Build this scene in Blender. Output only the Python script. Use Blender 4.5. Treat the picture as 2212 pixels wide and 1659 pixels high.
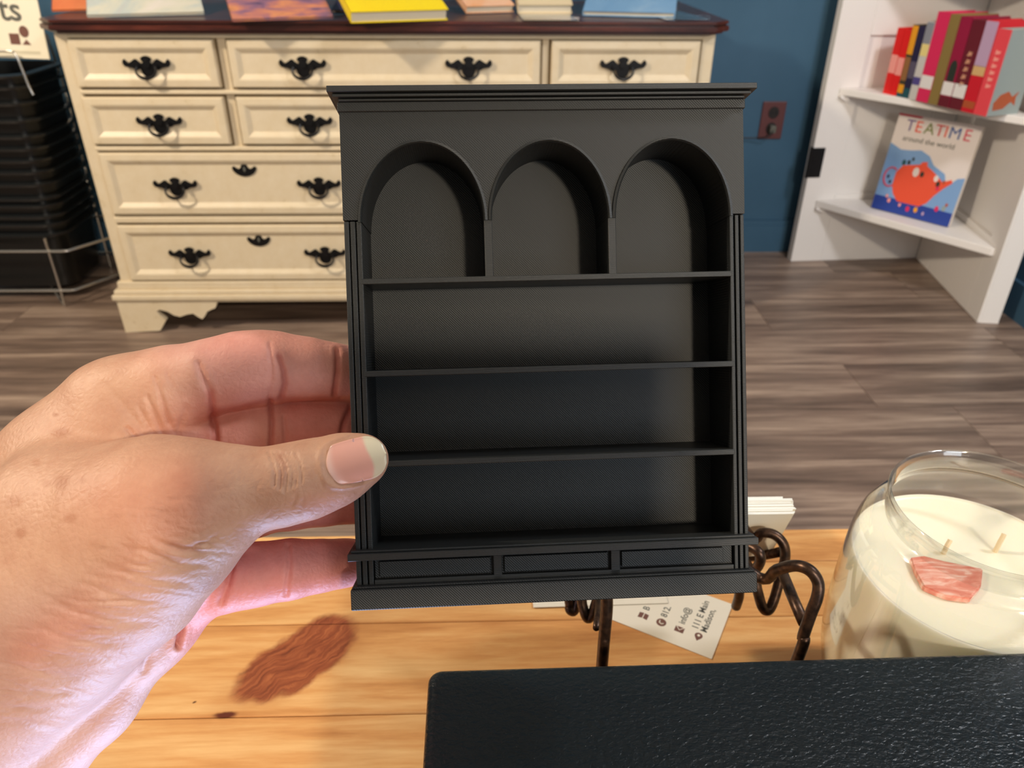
import bpy, bmesh, math, random
import numpy as np
from mathutils import Vector, Matrix
from mathutils.bvhtree import BVHTree

random.seed(7)
for o in list(bpy.data.objects):
    bpy.data.objects.remove(o)
SC = bpy.context.scene
COL = SC.collection

# ------------------------------------------------------------------ camera
F, CX, CY, H = 1661.0, 1106.0, 829.5, 1.10          # focal length and centre for a 2212 x 1659 frame
_n = np.array([(1087.11 - CX) / F, (3635.68 - CY) / F, 1.0]); _n /= np.linalg.norm(_n)
_Z = -_n
_X = np.array([1.0, 0, .0321]); _X = _X - _Z * (_X @ _Z); _X /= np.linalg.norm(_X)
_Y = np.cross(_Z, _X)
R = np.stack([_X, _Y, _Z])                            # camera (right, down, forward) -> world
EYE = np.array([0, 0, H])
cam = bpy.data.cameras.new('camera'); camo = bpy.data.objects.new('camera', cam); COL.objects.link(camo)
cam.sensor_fit = 'HORIZONTAL'; cam.sensor_width = 36; cam.lens = 36 * F / 2212
cam.clip_start = .01; cam.clip_end = 50
M = Matrix.Identity(4)
for i in range(3):
    M[i][0] = R[i, 0]; M[i][1] = -R[i, 1]; M[i][2] = -R[i, 2]; M[i][3] = EYE[i]
camo.matrix_world = M
cam.dof.use_dof = True; cam.dof.focus_distance = .245; cam.dof.aperture_fstop = 24
SC.camera = camo

# ------------------------------------------------------------------ world, lamps, exposure
w = bpy.data.worlds.new('world'); SC.world = w; w.use_nodes = True
w.node_tree.nodes['Background'].inputs[0].default_value = (1.0, .93, .84, 1)
w.node_tree.nodes['Background'].inputs[1].default_value = .23
SC.view_settings.view_transform = 'Standard'; SC.view_settings.look = 'None'
SC.view_settings.exposure = 0; SC.view_settings.gamma = 1; SC.view_settings.use_curve_mapping = False

def lamp(name, loc, target, power, size, color, size_y=None):
    l = bpy.data.lights.new(name, 'AREA'); l.energy = power; l.size = size; l.color = color
    if size_y: l.shape = 'RECTANGLE'; l.size_y = size_y
    o = bpy.data.objects.new(name, l); COL.objects.link(o); o.location = loc
    o.rotation_euler = (Vector(target) - Vector(loc)).to_track_quat('-Z', 'Y').to_euler()
    return o
lamp('ceiling_light_behind', (.86, -2.2, 2.35), (0, .2, .9), 52, .16, (1, .84, .64))
lamp('ceiling_light_left', (-2.2, .7, 2.55), (-.4, 2.3, .5), 66, .18, (1, .85, .66))
lamp('cool_fill_right', (1.4, -2.0, 1.7), (1.0, 1.8, .3), 30, 1.2, (.84, .91, 1))  # added cool fill from behind right; no window is known there
lamp('cool_underlight', (-.075, .115, .748), (-.15, .17, .93), .58, .10, (.38, .57, 1), .07)  # added blue light under the hand, its source unseen
lamp('shelf_fill', (1.45, .3, 2.55), (1.35, 2.6, .3), 30, .3, (.97, .97, 1))  # added lamp to brighten the corner shelf; no fixture known

# ------------------------------------------------------------------ helpers
def ray(x, y): return R @ np.array([(x - CX) / F, (y - CY) / F, 1.0])
def onz(x, y, z):
    v = ray(x, y); return Vector(EYE + (z - EYE[2]) / v[2] * v)
def ony(x, y, Y):
    v = ray(x, y); return Vector(EYE + (Y - EYE[1]) / v[1] * v)

def link(o): COL.objects.link(o); return o
def tag(o, label=None, cat=None, group=None, kind=None):
    if label: o['label'] = label
    if cat: o['category'] = cat
    if group: o['group'] = group
    if kind: o['kind'] = kind
    return o
def thing(name, label, cat, loc=(0, 0, 0), rz=0, group=None):
    o = link(bpy.data.objects.new(name, None)); o.location = loc; o.rotation_euler = (0, 0, rz)
    o.empty_display_size = .05
    return tag(o, label, cat, group)
def obj(name, bm, m, parent=None, smooth=False, kind=None, recalc=True):
    if recalc: bmesh.ops.recalc_face_normals(bm, faces=bm.faces)
    me = bpy.data.meshes.new(name); bm.to_mesh(me); bm.free()
    for mm in (m if isinstance(m, (list, tuple)) else [m]): me.materials.append(mm)
    if smooth:
        for p in me.polygons: p.use_smooth = True
        if smooth != 'all': me.set_sharp_from_angle(angle=math.radians(40))
    o = link(bpy.data.objects.new(name, me))
    if parent: o.parent = parent
    if kind: o['kind'] = kind
    return o
def BM(): return bmesh.new()
def box(bm, x0, x1, y0, y1, z0, z1, bev=0, seg=2):
    vs = [bm.verts.new((x, y, z)) for x in (x0, x1) for y in (y0, y1) for z in (z0, z1)]
    fs = [bm.faces.new([vs[i] for i in f]) for f in ((0, 1, 3, 2), (4, 6, 7, 5), (0, 4, 5, 1), (2, 3, 7, 6), (0, 2, 6, 4), (1, 5, 7, 3))]
    if bev:
        es = list({e for f in fs for e in f.edges})
        bmesh.ops.bevel(bm, geom=es, offset=bev, segments=seg, affect='EDGES', profile=.5)
    return bm
def prism(bm, pts, y0, y1, mat=0):                     # polygon in x,z pushed from y0 to y1
    a = [bm.verts.new((p[0], y0, p[1])) for p in pts]; b = [bm.verts.new((p[0], y1, p[1])) for p in pts]
    n = len(pts)
    fs = [bm.faces.new(a), bm.faces.new(b[::-1])] + [bm.faces.new((a[i], b[i], b[(i + 1) % n], a[(i + 1) % n])) for i in range(n)]
    for f in fs: f.material_index = mat
    return bm
def slab(bm, pts, z0, z1, bev=0):                      # polygon in x,y pushed from z0 to z1
    a = [bm.verts.new((p[0], p[1], z0)) for p in pts]; b = [bm.verts.new((p[0], p[1], z1)) for p in pts]
    n = len(pts)
    fs = [bm.faces.new(a), bm.faces.new(b[::-1])] + [bm.faces.new((a[i], b[i], b[(i + 1) % n], a[(i + 1) % n])) for i in range(n)]
    if bev:
        bmesh.ops.bevel(bm, geom=list({e for f in fs for e in f.edges}), offset=bev, segments=2, affect='EDGES')
    return bm
def lathe(bm, prof, seg=64, cx=0, cy=0, wob=0):
    rings = []
    for r, z in prof:
        if r < 1e-6: rings.append([bm.verts.new((cx, cy, z))]); continue
        rings.append([bm.verts.new((cx + r * math.cos(2 * math.pi * k / seg), cy + r * math.sin(2 * math.pi * k / seg), z)) for k in range(seg)])
    for a, b in zip(rings, rings[1:]):
        for k in range(seg):
            k2 = (k + 1) % seg
            if len(a) == 1 and len(b) == 1: continue
            if len(a) == 1: bm.faces.new((a[0], b[k], b[k2]))
            elif len(b) == 1: bm.faces.new((a[k], b[0], a[k2]))
            else: bm.faces.new((a[k], b[k], b[k2], a[k2]))
    return bm
def catmull(P, n=8):
    P = [Vector(p) for p in P]; out = []
    Q = [P[0] * 2 - P[1]] + P + [P[-1] * 2 - P[-2]]
    for i in range(1, len(Q) - 2):
        for k in range(n):
            t = k / n; a, b, c, d = Q[i - 1:i + 3]
            out.append(.5 * ((2 * b) + (c - a) * t + (2 * a - 5 * b + 4 * c - d) * t * t + (3 * b - a - 3 * c + d) * t ** 3))
    out.append(P[-1]); return out
def tube(bm, P, r, seg=10, closed=False):
    P = [Vector(p) for p in P]; n = len(P); rings = []; up = None
    for i, p in enumerate(P):
        d = ((P[(i + 1) % n] if (closed or i < n - 1) else p) - (P[i - 1] if (closed or i > 0) else p)).normalized()
        if up is None: up = d.orthogonal().normalized()
        up = (up - d * up.dot(d)).normalized(); s = d.cross(up)
        rr = r[i] if isinstance(r, (list, tuple)) else r
        rings.append([bm.verts.new(p + (up * math.cos(2 * math.pi * k / seg) + s * math.sin(2 * math.pi * k / seg)) * rr) for k in range(seg)])
    for i in range(n if closed else n - 1):
        a, b = rings[i], rings[(i + 1) % n]
        for k in range(seg): bm.faces.new((a[k], a[(k + 1) % seg], b[(k + 1) % seg], b[k]))
    if not closed: bm.faces.new(rings[0][::-1]); bm.faces.new(rings[-1])
    return bm
def copy_tree(o, parent=None):
    c = o.copy(); COL.objects.link(c); c.parent = parent
    for ch in list(o.children): copy_tree(ch, c)
    return c

# ------------------------------------------------------------------ materials
def srgb(r, g, b): return tuple(((c / 255) / 12.92 if c / 255 <= .04045 else ((c / 255 + .055) / 1.055) ** 2.4) for c in (r, g, b)) + (1,)
def mat(name, color, rough=.5, spec=.5, metal=0, **kw):
    m = bpy.data.materials.new(name); m.use_nodes = True; b = m.node_tree.nodes['Principled BSDF']
    b.inputs['Base Color'].default_value = color; b.inputs['Roughness'].default_value = rough
    b.inputs['Specular IOR Level'].default_value = spec; b.inputs['Metallic'].default_value = metal
    for k, v in kw.items(): b.inputs[k.replace('_', ' ')].default_value = v
    return m
def N(m, t, **kw):
    n = m.node_tree.nodes.new(t)
    for k, v in kw.items(): setattr(n, k, v)
    return n
def L(m, a, b): m.node_tree.links.new(a, b)
def bsdf(m): return m.node_tree.nodes['Principled BSDF']
def coords(m, scale=(1, 1, 1), kind='Object', rot=(0, 0, 0)):
    tc = N(m, 'ShaderNodeTexCoord'); mp = N(m, 'ShaderNodeMapping'); mp.inputs['Scale'].default_value = scale; mp.inputs['Rotation'].default_value = rot
    L(m, tc.outputs[kind], mp.inputs[0]); return mp.outputs[0]
def noise(m, vec, scale, detail=4, rough=.5, dist=0):
    n = N(m, 'ShaderNodeTexNoise'); n.inputs['Scale'].default_value = scale; n.inputs['Detail'].default_value = detail
    n.inputs['Roughness'].default_value = rough; n.inputs['Distortion'].default_value = dist; L(m, vec, n.inputs['Vector']); return n.outputs[0]
def ramp(m, fac, stops):
    r = N(m, 'ShaderNodeValToRGB'); e = r.color_ramp.elements
    while len(e) < len(stops): e.new(.5)
    for el, (p, c) in zip(e, stops): el.position = p; el.color = c
    L(m, fac, r.inputs[0]); return r.outputs[0]
def mixc(m, fac, a, b, mode='MIX'):
    n = N(m, 'ShaderNodeMix', data_type='RGBA', blend_type=mode)
    for s, v in ((n.inputs[0], fac), (n.inputs[6], a), (n.inputs[7], b)):
        if isinstance(v, (int, float, tuple)): s.default_value = v
        else: L(m, v, s)
    return n.outputs[2]
def math_(m, op, a, b=0, c=None):
    n = N(m, 'ShaderNodeMath', operation=op)
    for s, v in zip(n.inputs, (a, b, c)):
        if v is None: continue
        if isinstance(v, (int, float)): s.default_value = v
        else: L(m, v, s)
    return n.outputs[0]
def bump(m, h, strength, dist):
    b = N(m, 'ShaderNodeBump'); b.inputs['Strength'].default_value = strength; b.inputs['Distance'].default_value = dist
    L(m, h, b.inputs['Height']); L(m, b.outputs[0], bsdf(m).inputs['Normal']); return b
def base(m, c): L(m, c, bsdf(m).inputs['Base Color'])
def objrand(m): return N(m, 'ShaderNodeObjectInfo').outputs['Random']

def wood(name, dark, mid, light, grain=(3, 40, 40), rough=.45, vary=.25, bumpd=.0003, spec=.4, big=1.5, offs=True):
    m = mat(name, mid, rough, spec); v = coords(m, grain)
    if offs:
        ad = N(m, 'ShaderNodeVectorMath', operation='ADD'); L(m, v, ad.inputs[0])
        cb = N(m, 'ShaderNodeCombineXYZ'); rr = math_(m, 'MULTIPLY', objrand(m), 50.0)
        for i in range(3): L(m, rr, cb.inputs[i])
        L(m, cb.outputs[0], ad.inputs[1]); v = ad.outputs[0]
    g = noise(m, v, big, 6, .6, .6); f = noise(m, v, big * 5, 5, .65, .2)
    t = math_(m, 'ADD', math_(m, 'MULTIPLY', g, .7), math_(m, 'MULTIPLY', f, .3))
    c = ramp(m, t, [(.34, dark), (.5, mid), (.66, light)])
    hv = N(m, 'ShaderNodeHueSaturation'); L(m, c, hv.inputs['Color'])
    L(m, math_(m, 'ADD', math_(m, 'MULTIPLY', objrand(m), vary), 1 - vary / 2), hv.inputs['Value'])
    base(m, hv.outputs[0]); bump(m, f, .3, bumpd); return m

M_floor = wood('floor_plank', srgb(80, 66, 58), srgb(128, 108, 95), srgb(178, 156, 138), (1.0, 15, 10), .40, .30, .0003, .45, 1.1)
M_pine = wood('pine', srgb(176, 112, 58), srgb(212, 154, 92), srgb(232, 188, 126), (4, 42, 30), .38, .10, .00008, .5, 1.0)
M_mahog = wood('mahogany', srgb(38, 16, 13), srgb(70, 30, 23), srgb(104, 48, 34), (2, 30, 30), .28, .0, .0001, .6)
M_cream = mat('cream_paint', srgb(216, 200, 172), .42, .4)
v = coords(M_cream, (1, 1, 1)); wn = noise(M_cream, v, 26, 5, .7)
base(M_cream, ramp(M_cream, wn, [(.27, srgb(190, 170, 134)), (.37, srgb(214, 197, 166)), (.7, srgb(219, 204, 176))]))
bump(M_cream, noise(M_cream, coords(M_cream, (4, 60, 60)), 8, 3), .2, .0006)
M_gap = mat('dresser_gap', srgb(104, 84, 54), .8)
M_iron = mat('black_iron', srgb(20, 20, 22), .38, .5, .4)
M_blue = mat('blue_wall_paint', srgb(60, 92, 116), .6, .3)
bn = noise(M_blue, coords(M_blue), 3, 4); base(M_blue, ramp(M_blue, bn, [(.3, srgb(54, 87, 111)), (.7, srgb(64, 98, 123))])); bump(M_blue, noise(M_blue, coords(M_blue), 220, 3), .15, .001)
M_white = mat('white_paint', srgb(236, 232, 228), .45, .4)
bump(M_white, noise(M_white, coords(M_white, (1, 1, .2)), 30, 3), .2, .001)
M_outlet = mat('brown_outlet', srgb(92, 52, 52), .4)
M_dark = mat('dark_slot', srgb(24, 18, 18), .5)
M_chrome = mat('chrome_wire', srgb(200, 196, 188), .22, .5, .9)
M_bplastic = mat('black_basket_plastic', srgb(14, 16, 17), .28, .5)
M_rim = mat('black_basket_rim', srgb(30, 32, 33), .2, .7)  # rim grey lifted above the body plastic to stand for highlights
M_sign = mat('cream_sign', srgb(238, 230, 206), .5)
M_grey = mat('grey_print', srgb(92, 92, 84), .6)
M_lgrey = mat('light_print', srgb(210, 202, 176), .6)
M_brown = mat('brown_print', srgb(112, 74, 62), .6)
M_paper = mat('page_paper', srgb(216, 206, 184), .8, .2)
bump(M_paper, noise(M_paper, coords(M_paper, (1, 1, 400)), 3, 2), .2, .0004)
M_card = mat('card_stock', srgb(226, 218, 200), .6, .3)
M_cardedge = mat('card_edge_white', srgb(226, 230, 228), .7, .2)
M_bronze = mat('bronze_wire', srgb(74, 50, 38), .36, .5, .75)
base(M_bronze, ramp(M_bronze, noise(M_bronze, coords(M_bronze), 300, 4), [(.35, srgb(48, 36, 31)), (.7, srgb(92, 68, 52))]))
M_wax = mat('cream_wax', srgb(248, 240, 216), .36, .5, Subsurface_Weight=.35, Subsurface_Scale=.01)
bsdf(M_wax).inputs['Subsurface Radius'].default_value = (1, .8, .5)
M_wick = mat('wick', srgb(226, 206, 170), .8)
M_coral = mat('coral_reflection', srgb(228, 132, 108), .3, .6)
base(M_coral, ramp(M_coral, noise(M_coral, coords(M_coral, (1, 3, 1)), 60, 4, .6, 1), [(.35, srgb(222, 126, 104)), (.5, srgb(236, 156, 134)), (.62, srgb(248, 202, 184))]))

# glass: a thin clear shell, reflecting by Fresnel
M_glass = bpy.data.materials.new('clear_glass'); M_glass.use_nodes = True
nt = M_glass.node_tree; nt.nodes.clear()
o_ = nt.nodes.new('ShaderNodeOutputMaterial'); mx = nt.nodes.new('ShaderNodeMixShader'); tr = nt.nodes.new('ShaderNodeBsdfTransparent'); gl = nt.nodes.new('ShaderNodeBsdfGlossy')
fr = nt.nodes.new('ShaderNodeFresnel'); fr.inputs[0].default_value = 1.5; gl.inputs['Roughness'].default_value = .06; tr.inputs[0].default_value = (.97, .98, .97, 1)
gm = nt.nodes.new('ShaderNodeNewGeometry'); io = nt.nodes.new('ShaderNodeMapRange'); io.inputs[3].default_value = 1.5; io.inputs[4].default_value = 1 / 1.5
nt.links.new(gm.outputs['Backfacing'], io.inputs[0]); nt.links.new(io.outputs[0], fr.inputs[0])
fm = nt.nodes.new('ShaderNodeMath'); fm.operation = 'MULTIPLY_ADD'; fm.use_clamp = True; fm.inputs[1].default_value = 2.3; fm.inputs[2].default_value = .03; nt.links.new(fr.outputs[0], fm.inputs[0]); nt.links.new(fm.outputs[0], mx.inputs[0]); nt.links.new(tr.outputs[0], mx.inputs[1]); nt.links.new(gl.outputs[0], mx.inputs[2]); nt.links.new(mx.outputs[0], o_.inputs[0])
M_acryl = M_glass.copy(); M_acryl.name = 'clear_acrylic'

# black printed plastic with a fine diagonal weave
M_print = mat('black_printed_plastic', (.0125, .0140, .0140, 1), .5, .42)
wv = N(M_print, 'ShaderNodeTexWave', wave_type='BANDS', bands_direction='X'); wv.inputs['Scale'].default_value = 560
L(M_print, coords(M_print, (1, 1, 1), 'Object', (0, math.radians(45), 0)), wv.inputs['Vector'])
bump(M_print, math_(M_print, 'ADD', wv.outputs['Fac'], math_(M_print, 'MULTIPLY', noise(M_print, coords(M_print), 1500, 3), .8)), .42, .00012)
M_printl = mat('black_printed_edges', (.0150, .0170, .0170, 1), .45, .5)
wv = N(M_printl, 'ShaderNodeTexWave', wave_type='BANDS', bands_direction='Z'); wv.inputs['Scale'].default_value = 1100
L(M_printl, coords(M_printl), wv.inputs['Vector'])
bump(M_printl, math_(M_printl, 'ADD', wv.outputs['Fac'], noise(M_printl, coords(M_printl), 1800, 3)), .45, .0001)
# textured black enamel
M_enamel = mat('textured_black_enamel', (.006, .010, .012, 1), .31, .45)
bump(M_enamel, noise(M_enamel, coords(M_enamel, (1, 1.5, 1)), 420, 2, .5, .4), .8, .0006)
dst = N(M_enamel, 'ShaderNodeTexNoise'); dst.inputs['Scale'].default_value = 1500; dst.inputs['Detail'].default_value = 2; L(M_enamel, coords(M_enamel), dst.inputs['Vector'])
base(M_enamel, ramp(M_enamel, dst.outputs[0], [(.74, (.006, .010, .012, 1)), (.78, (.25, .25, .24, 1))]))

# skin: painted colour attribute, fine relief
M_skin = mat('skin', srgb(222, 170, 140), .5, .35, Subsurface_Weight=.12, Subsurface_Scale=.006)
bsdf(M_skin).inputs['Subsurface Radius'].default_value = (1, .35, .2)
at_ = N(M_skin, 'ShaderNodeAttribute', attribute_name='tone')
mott = noise(M_skin, coords(M_skin), 120, 5, .65)
base(M_skin, mixc(M_skin, 1.0, at_.outputs['Color'], ramp(M_skin, mott, [(.3, (.86, .78, .76, 1)), (.7, (1.0, 1.0, 1.0, 1))]), 'MULTIPLY'))
vor = N(M_skin, 'ShaderNodeTexVoronoi', feature='DISTANCE_TO_EDGE'); vor.inputs['Scale'].default_value = 520; L(M_skin, coords(M_skin, (1, 1, 1)), vor.inputs['Vector'])
hh = math_(M_skin, 'ADD', math_(M_skin, 'MULTIPLY', vor.outputs[0], 1.2), noise(M_skin, coords(M_skin), 700, 4, .6))
bump(M_skin, hh, .45, .0003)
M_nail = mat('nail', srgb(236, 180, 164), .22, .6)
L(M_nail, N(M_nail, 'ShaderNodeAttribute', attribute_name='tone').outputs['Color'], bsdf(M_nail).inputs['Base Color'])

# ------------------------------------------------------------------ room
DESK = .73
YF = 2.217                                             # plane of the dresser's drawer fronts
WALL = 2.887
XR = 1.735
fl = tag(obj('floor', box(BM(), -3.2, XR, -2.8, WALL, -.03, -.004), M_dark), kind='structure')
pw = .235; joints = [2.66 - pw * k for k in range(-1, 22)]
for k, y1 in enumerate(joints):
    y0 = y1 - pw
    if y1 < -.4: break
    y1c = min(y1, WALL); x = -3.2 - random.random() * 1.2
    while x < XR:
        x1 = x + 1.22; a, b = max(x, -3.2), min(x1, XR)
        if b - a > .02:
            p = obj('plank', box(BM(), a - (a + b) / 2 + .0008, b - (a + b) / 2 - .0008, -(y1c - y0) / 2 + .0008, (y1c - y0) / 2 - .0008, -.004, 0), M_floor, fl)
            p.location = ((a + b) / 2, (y0 + y1c) / 2, 0)
        x = x1
tag(obj('wall_back', box(BM(), -3.2, XR + .1, WALL, WALL + .1, -.03, 2.7), M_blue), kind='structure')
tag(obj('wall_right', box(BM(), XR, XR + .1, -2.8, WALL, -.03, 2.7), M_blue), kind='structure')
def baseboard(name, x0, x1, y0, y1, horiz):
    bm = BM()
    if horiz:
        prism(bm, [(x0, 0), (x1, 0), (x1, .108), (x0, .108)], y0, y0 + .016)
        prism(bm, [(x0, .108), (x1, .108), (x1, .128), (x0, .128)], y0 + .004, y0 + .016)
    else:
        slab(bm, [(x0, y0), (x0 + .016, y0), (x0 + .016, y1), (x0, y1)], 0, .118)
    return tag(obj(name, bm, M_blue), kind='structure')
baseboard('baseboard_back', -3.2, XR, WALL - .016, WALL, True)
baseboard('baseboard_right', XR - .016, XR, -2.8, WALL - .016, False)
tag(obj('ceiling', box(BM(), -3.2, XR + .1, -2.8, WALL + .1, 2.7, 2.75), M_white), kind='structure')

# wall outlet
t = thing('wall_outlet', 'brown plastic double outlet on the blue wall beside the white corner shelf', 'outlet', (1.0345, WALL - .004, .503))
obj('plate', box(BM(), -.043, .043, -.003, .003, -.066, .066, .002), M_outlet, t)
for z in (.028, -.028):
    bm = BM(); prism(bm, [(.019 * math.cos(a) , z + .021 * math.sin(a)) for a in [i * math.pi / 10 for i in range(20)]], -.006, -.002)
    s = obj('socket', bm, M_dark, t)
    obj('slot', box(BM(), -.009, -.006, -.0068, -.005, z - .006, z + .006), M_iron, s); obj('slot', box(BM(), .006, .009, -.0068, -.005, z - .006, z + .006), M_iron, s)
    s['label'] = 'dark socket face'

bm = BM(); box(bm, -.011, .011, -.030, -.007, -.040, -.014, .003); obj('plug', bm, M_grey, t)['label'] = 'small grey plug in the lower socket'
bm = BM(); tube(bm, catmull([(0, -.030, -.030), (-.02, -.036, -.050), (-.06, -.02, -.058), (-.16, -.012, -.060), (-.38, -.012, -.062)], 6), .0022, 8); obj('cord', bm, M_dark, t, True)

# ------------------------------------------------------------------ dresser
dr = thing('dresser', 'cream distressed dresser with dark red wood top and black drawer pulls', 'dresser', (-.2625, YF, 0))
HW = .868                                              # half width of the body
bm = BM(); box(bm, -HW, HW, .012, .62, .16, .862)
obj('body', bm, M_cream, dr)
for s in (-1, 1):                                      # corner posts
    bm = BM(); box(bm, s * HW - (.0 if s < 0 else .034), s * HW + (.034 if s < 0 else .0), 0, .013, .165, .862, .002)
    obj('post', bm, M_cream, dr)
bm = BM()
for (z0, z1, o) in ((.103, .112, .022), (.112, .128, .028), (.128, .142, .021), (.142, .166, .010)):
    box(bm, -HW - o, HW + o, -o, .62, z0, z1, .003)
obj('base_moulding', bm, M_cream, dr)
bm = BM(); box(bm, -HW, HW, .002, .02, .848, .862, .002); obj('top_rail', bm, M_cream, dr)
for z, h in ((.7145, .011), (.5645, .012), (.3588, .018)):
    bm = BM(); box(bm, -HW + .03, HW - .03, -.004, .014, z - h / 2, z + h / 2, .0035, 3); obj('rail', bm, M_cream, dr)
tp = BM()
def oct_(o): # top outline with clipped front corners
    x, y = .905 + o, -.032 - o
    return [(-x, .645), (-x, y + .045), (-x + .045, y), (x - .045, y), (x, y + .045), (x, .645)]
for z0, z1, o in ((.862, .869, -.012), (.869, .882, .0), (.882, .886, -.006), (.886, .894, -.002)):
    slab(tp, oct_(o), z0, z1, .002)
obj('top', tp, M_mahog, dr)
# bracket feet
def foot(sx):
    px = [(256, 714), (345, 710), (357, 688), (346, 678), (337, 668), (343, 664), (361, 669), (375, 677), (388, 680), (402, 675), (416, 673), (428, 681), (436, 685), (442, 678), (446, 669), (456, 664), (464, 661), (469, 650)]
    P = [ony(x, y, YF - .02) for x, y in px]
    pts = [(p.x + .2625, max(p.z - P[0].z, 0)) for p in P]; pts[-1] = (pts[-1][0], .104); pts.append((-HW - .02, .104)); pts[0] = (-HW - .018, 0)
    bm = BM(); prism(bm, [(sx * a, b) for a, b in pts], -.02, .0)
    box(bm, sx * (-HW - .018), sx * (-HW + .004), .0, .13, 0, .103)
    return bm
for s in (1, -1): obj('foot', foot(s), M_cream, dr)
for s in (1, -1): obj('foot', box(BM(), s * (HW - .1), s * HW, .50, .60, 0, .103), M_cream, dr)
hp = [(0, 140), (45, 133), (96, 105), (88, 62), (68, 40), (70, 12), (105, 18), (135, 40), (165, 78), (205, 88), (250, 60), (290, 35), (330, 20), (350, 48), (388, 88), (425, 55), (428, 5), (395, -42), (330, -52), (270, -62), (200, -98), (160, -92), (128, -75), (116, -120), (104, -170), (70, -205), (0, -222)]
def pull_bm(k=1.0):
    q = .000146 * k
    pts = [(a * q, b * q) for a, b in hp] + [(-a * q, b * q) for a, b in hp[-2:0:-1]]
    bm = BM(); prism(bm, pts, -.0035, 0)
    bail = [(-165 * q, -.012, -40 * q), (-180 * q, -.018, -110 * q), (-120 * q, -.022, -190 * q), (0, -.024, -225 * q), (120 * q, -.022, -190 * q), (180 * q, -.018, -110 * q), (165 * q, -.012, -40 * q)]
    tube(bm, catmull(bail, 4), [.0026 + .0022 * math.exp(-((i - 12) / 5) ** 2) for i in range(25)], 8)
    for s in (-1, 1): tube(bm, [(s * 165 * q, 0, -35 * q), (s * 165 * q, -.014, -35 * q)], .006, 10)
    tube(bm, [(0, 0, 0), (0, -.008, 0), (0, -.0081, 0)], [.012, .010, .004], 12)
    return bm
pull_mesh = None
def pull(x, z, parent):
    global pull_mesh
    if pull_mesh is None:
        o = obj('handle', pull_bm(), M_iron, parent, True); o['label'] = 'black bat-wing pull with hanging bail'; pull_mesh = o
    else:
        o = pull_mesh.copy(); COL.objects.link(o); o.parent = parent
    o.location = (x, -.0075, z); return o
def drawer(x0, x1, z0, z1, pulls, key=None):
    x0 += .2625; x1 += .2625; cx, cz = (x0 + x1) / 2, (z0 + z1) / 2; hw, hz = (x1 - x0) / 2, (z1 - z0) / 2
    bm = BM(); rings = []
    for ins, y in ((0, .012), (0, -.004), (.003, -.009), (.018, -.010), (.022, -.009), (.034, -.0015), (.036, -.0015)):
        rings.append([bm.verts.new((sx * (hw - ins), y, sz * (hz - ins))) for sx, sz in ((-1, -1), (1, -1), (1, 1), (-1, 1))])
    for a, b in zip(rings, rings[1:]):
        for k in range(4): bm.faces.new((a[k], a[(k + 1) % 4], b[(k + 1) % 4], b[k]))
    bm.faces.new(rings[-1])
    d = obj('drawer', bm, M_cream, dr); d.location = (cx, 0, cz)
    g = BM(); box(g, cx - hw - .006, cx + hw + .006, .0105, .0125, cz - hz - .0055, cz + hz + .0055)
    gp = obj('gap', g, M_gap, d); gp.location = (-cx, 0, -cz); gp['label'] = 'dark worn groove around the drawer'
    for px in pulls: pull(px + .2625 - cx, .0, d)
    if key is not None:
        q = .00031
        pts = [(0, 52), (24, 45), (34, 20), (52, 8), (72, 18), (92, 34), (112, 22), (104, -8), (80, -36), (44, -54), (0, -62)]
        bm = BM(); prism(bm, [(a * q, b * q) for a, b in pts] + [(-a * q, b * q) for a, b in pts[-2:0:-1]], -.003, 0)
        prism(bm, [(.0032 * math.cos(a), .002 + .0075 * math.sin(a)) for a in [i * math.pi / 6 for i in range(12)]], -.0040, -.0028, 1)
        e = obj('escutcheon', bm, [M_iron, M_grey], d); e.location = (key + .2625 - cx, -.0015, hz * .46)
for r, (z0, z1) in enumerate(((.727, .846), (.577, .702))):
    drawer(-1.099, -.722, z0, z1, [-.904]); drawer(-.688, .139, z0, z1, [-.494, -.053]); drawer(.168, .567, z0, z1, [.362])
drawer(-1.095, -.282, .377, .553, [-.898, -.490], -.697); drawer(-.244, .565, .377, .553, [-.055, .353], .165)
drawer(-1.096, -.282, .170, .3425, [-.900, -.497], -.690); drawer(-.244, .565, .170, .3425, [-.055, .353], .165)

# ------------------------------------------------------------------ books lying on the dresser
TOPZ = .8945
def flat_book(name, label, cat, c, rz, w, d, h, cover, spine_side=None, print_=None, group=None, z=TOPZ):
    t = thing(name, label, cat, (c[0], c[1], z), rz, group)
    cv = BM(); box(cv, -w / 2, w / 2, -d / 2, d / 2, h - .002, h); box(cv, -w / 2, w / 2, -d / 2, d / 2, 0, .002); box(cv, -w / 2, -w / 2 + .002, -d / 2, d / 2, 0, h)
    obj('cover', cv, cover, t)
    obj('pages', box(BM(), -w / 2 + .002, w / 2 - .004, -d / 2 + .004, d / 2 - .004, .002, h - .002), M_paper, t)
    return t
def cover_mat(name, stops, scale=8, rough=.35, stretch=(1, 1, 1)):
    m = mat(name, stops[0][1], rough, .5); base(m, ramp(m, noise(m, coords(m, stretch), scale, 5, .6, .5), stops)); return m
def placed(px0, px1, z=TOPZ):                          # front edge of a lying book from its two seen corners
    a, b = onz(*px0, z), onz(*px1, z); u = (b - a).normalized(); n = Vector((-u.y, u.x, 0)); return a, b, u, n
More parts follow.
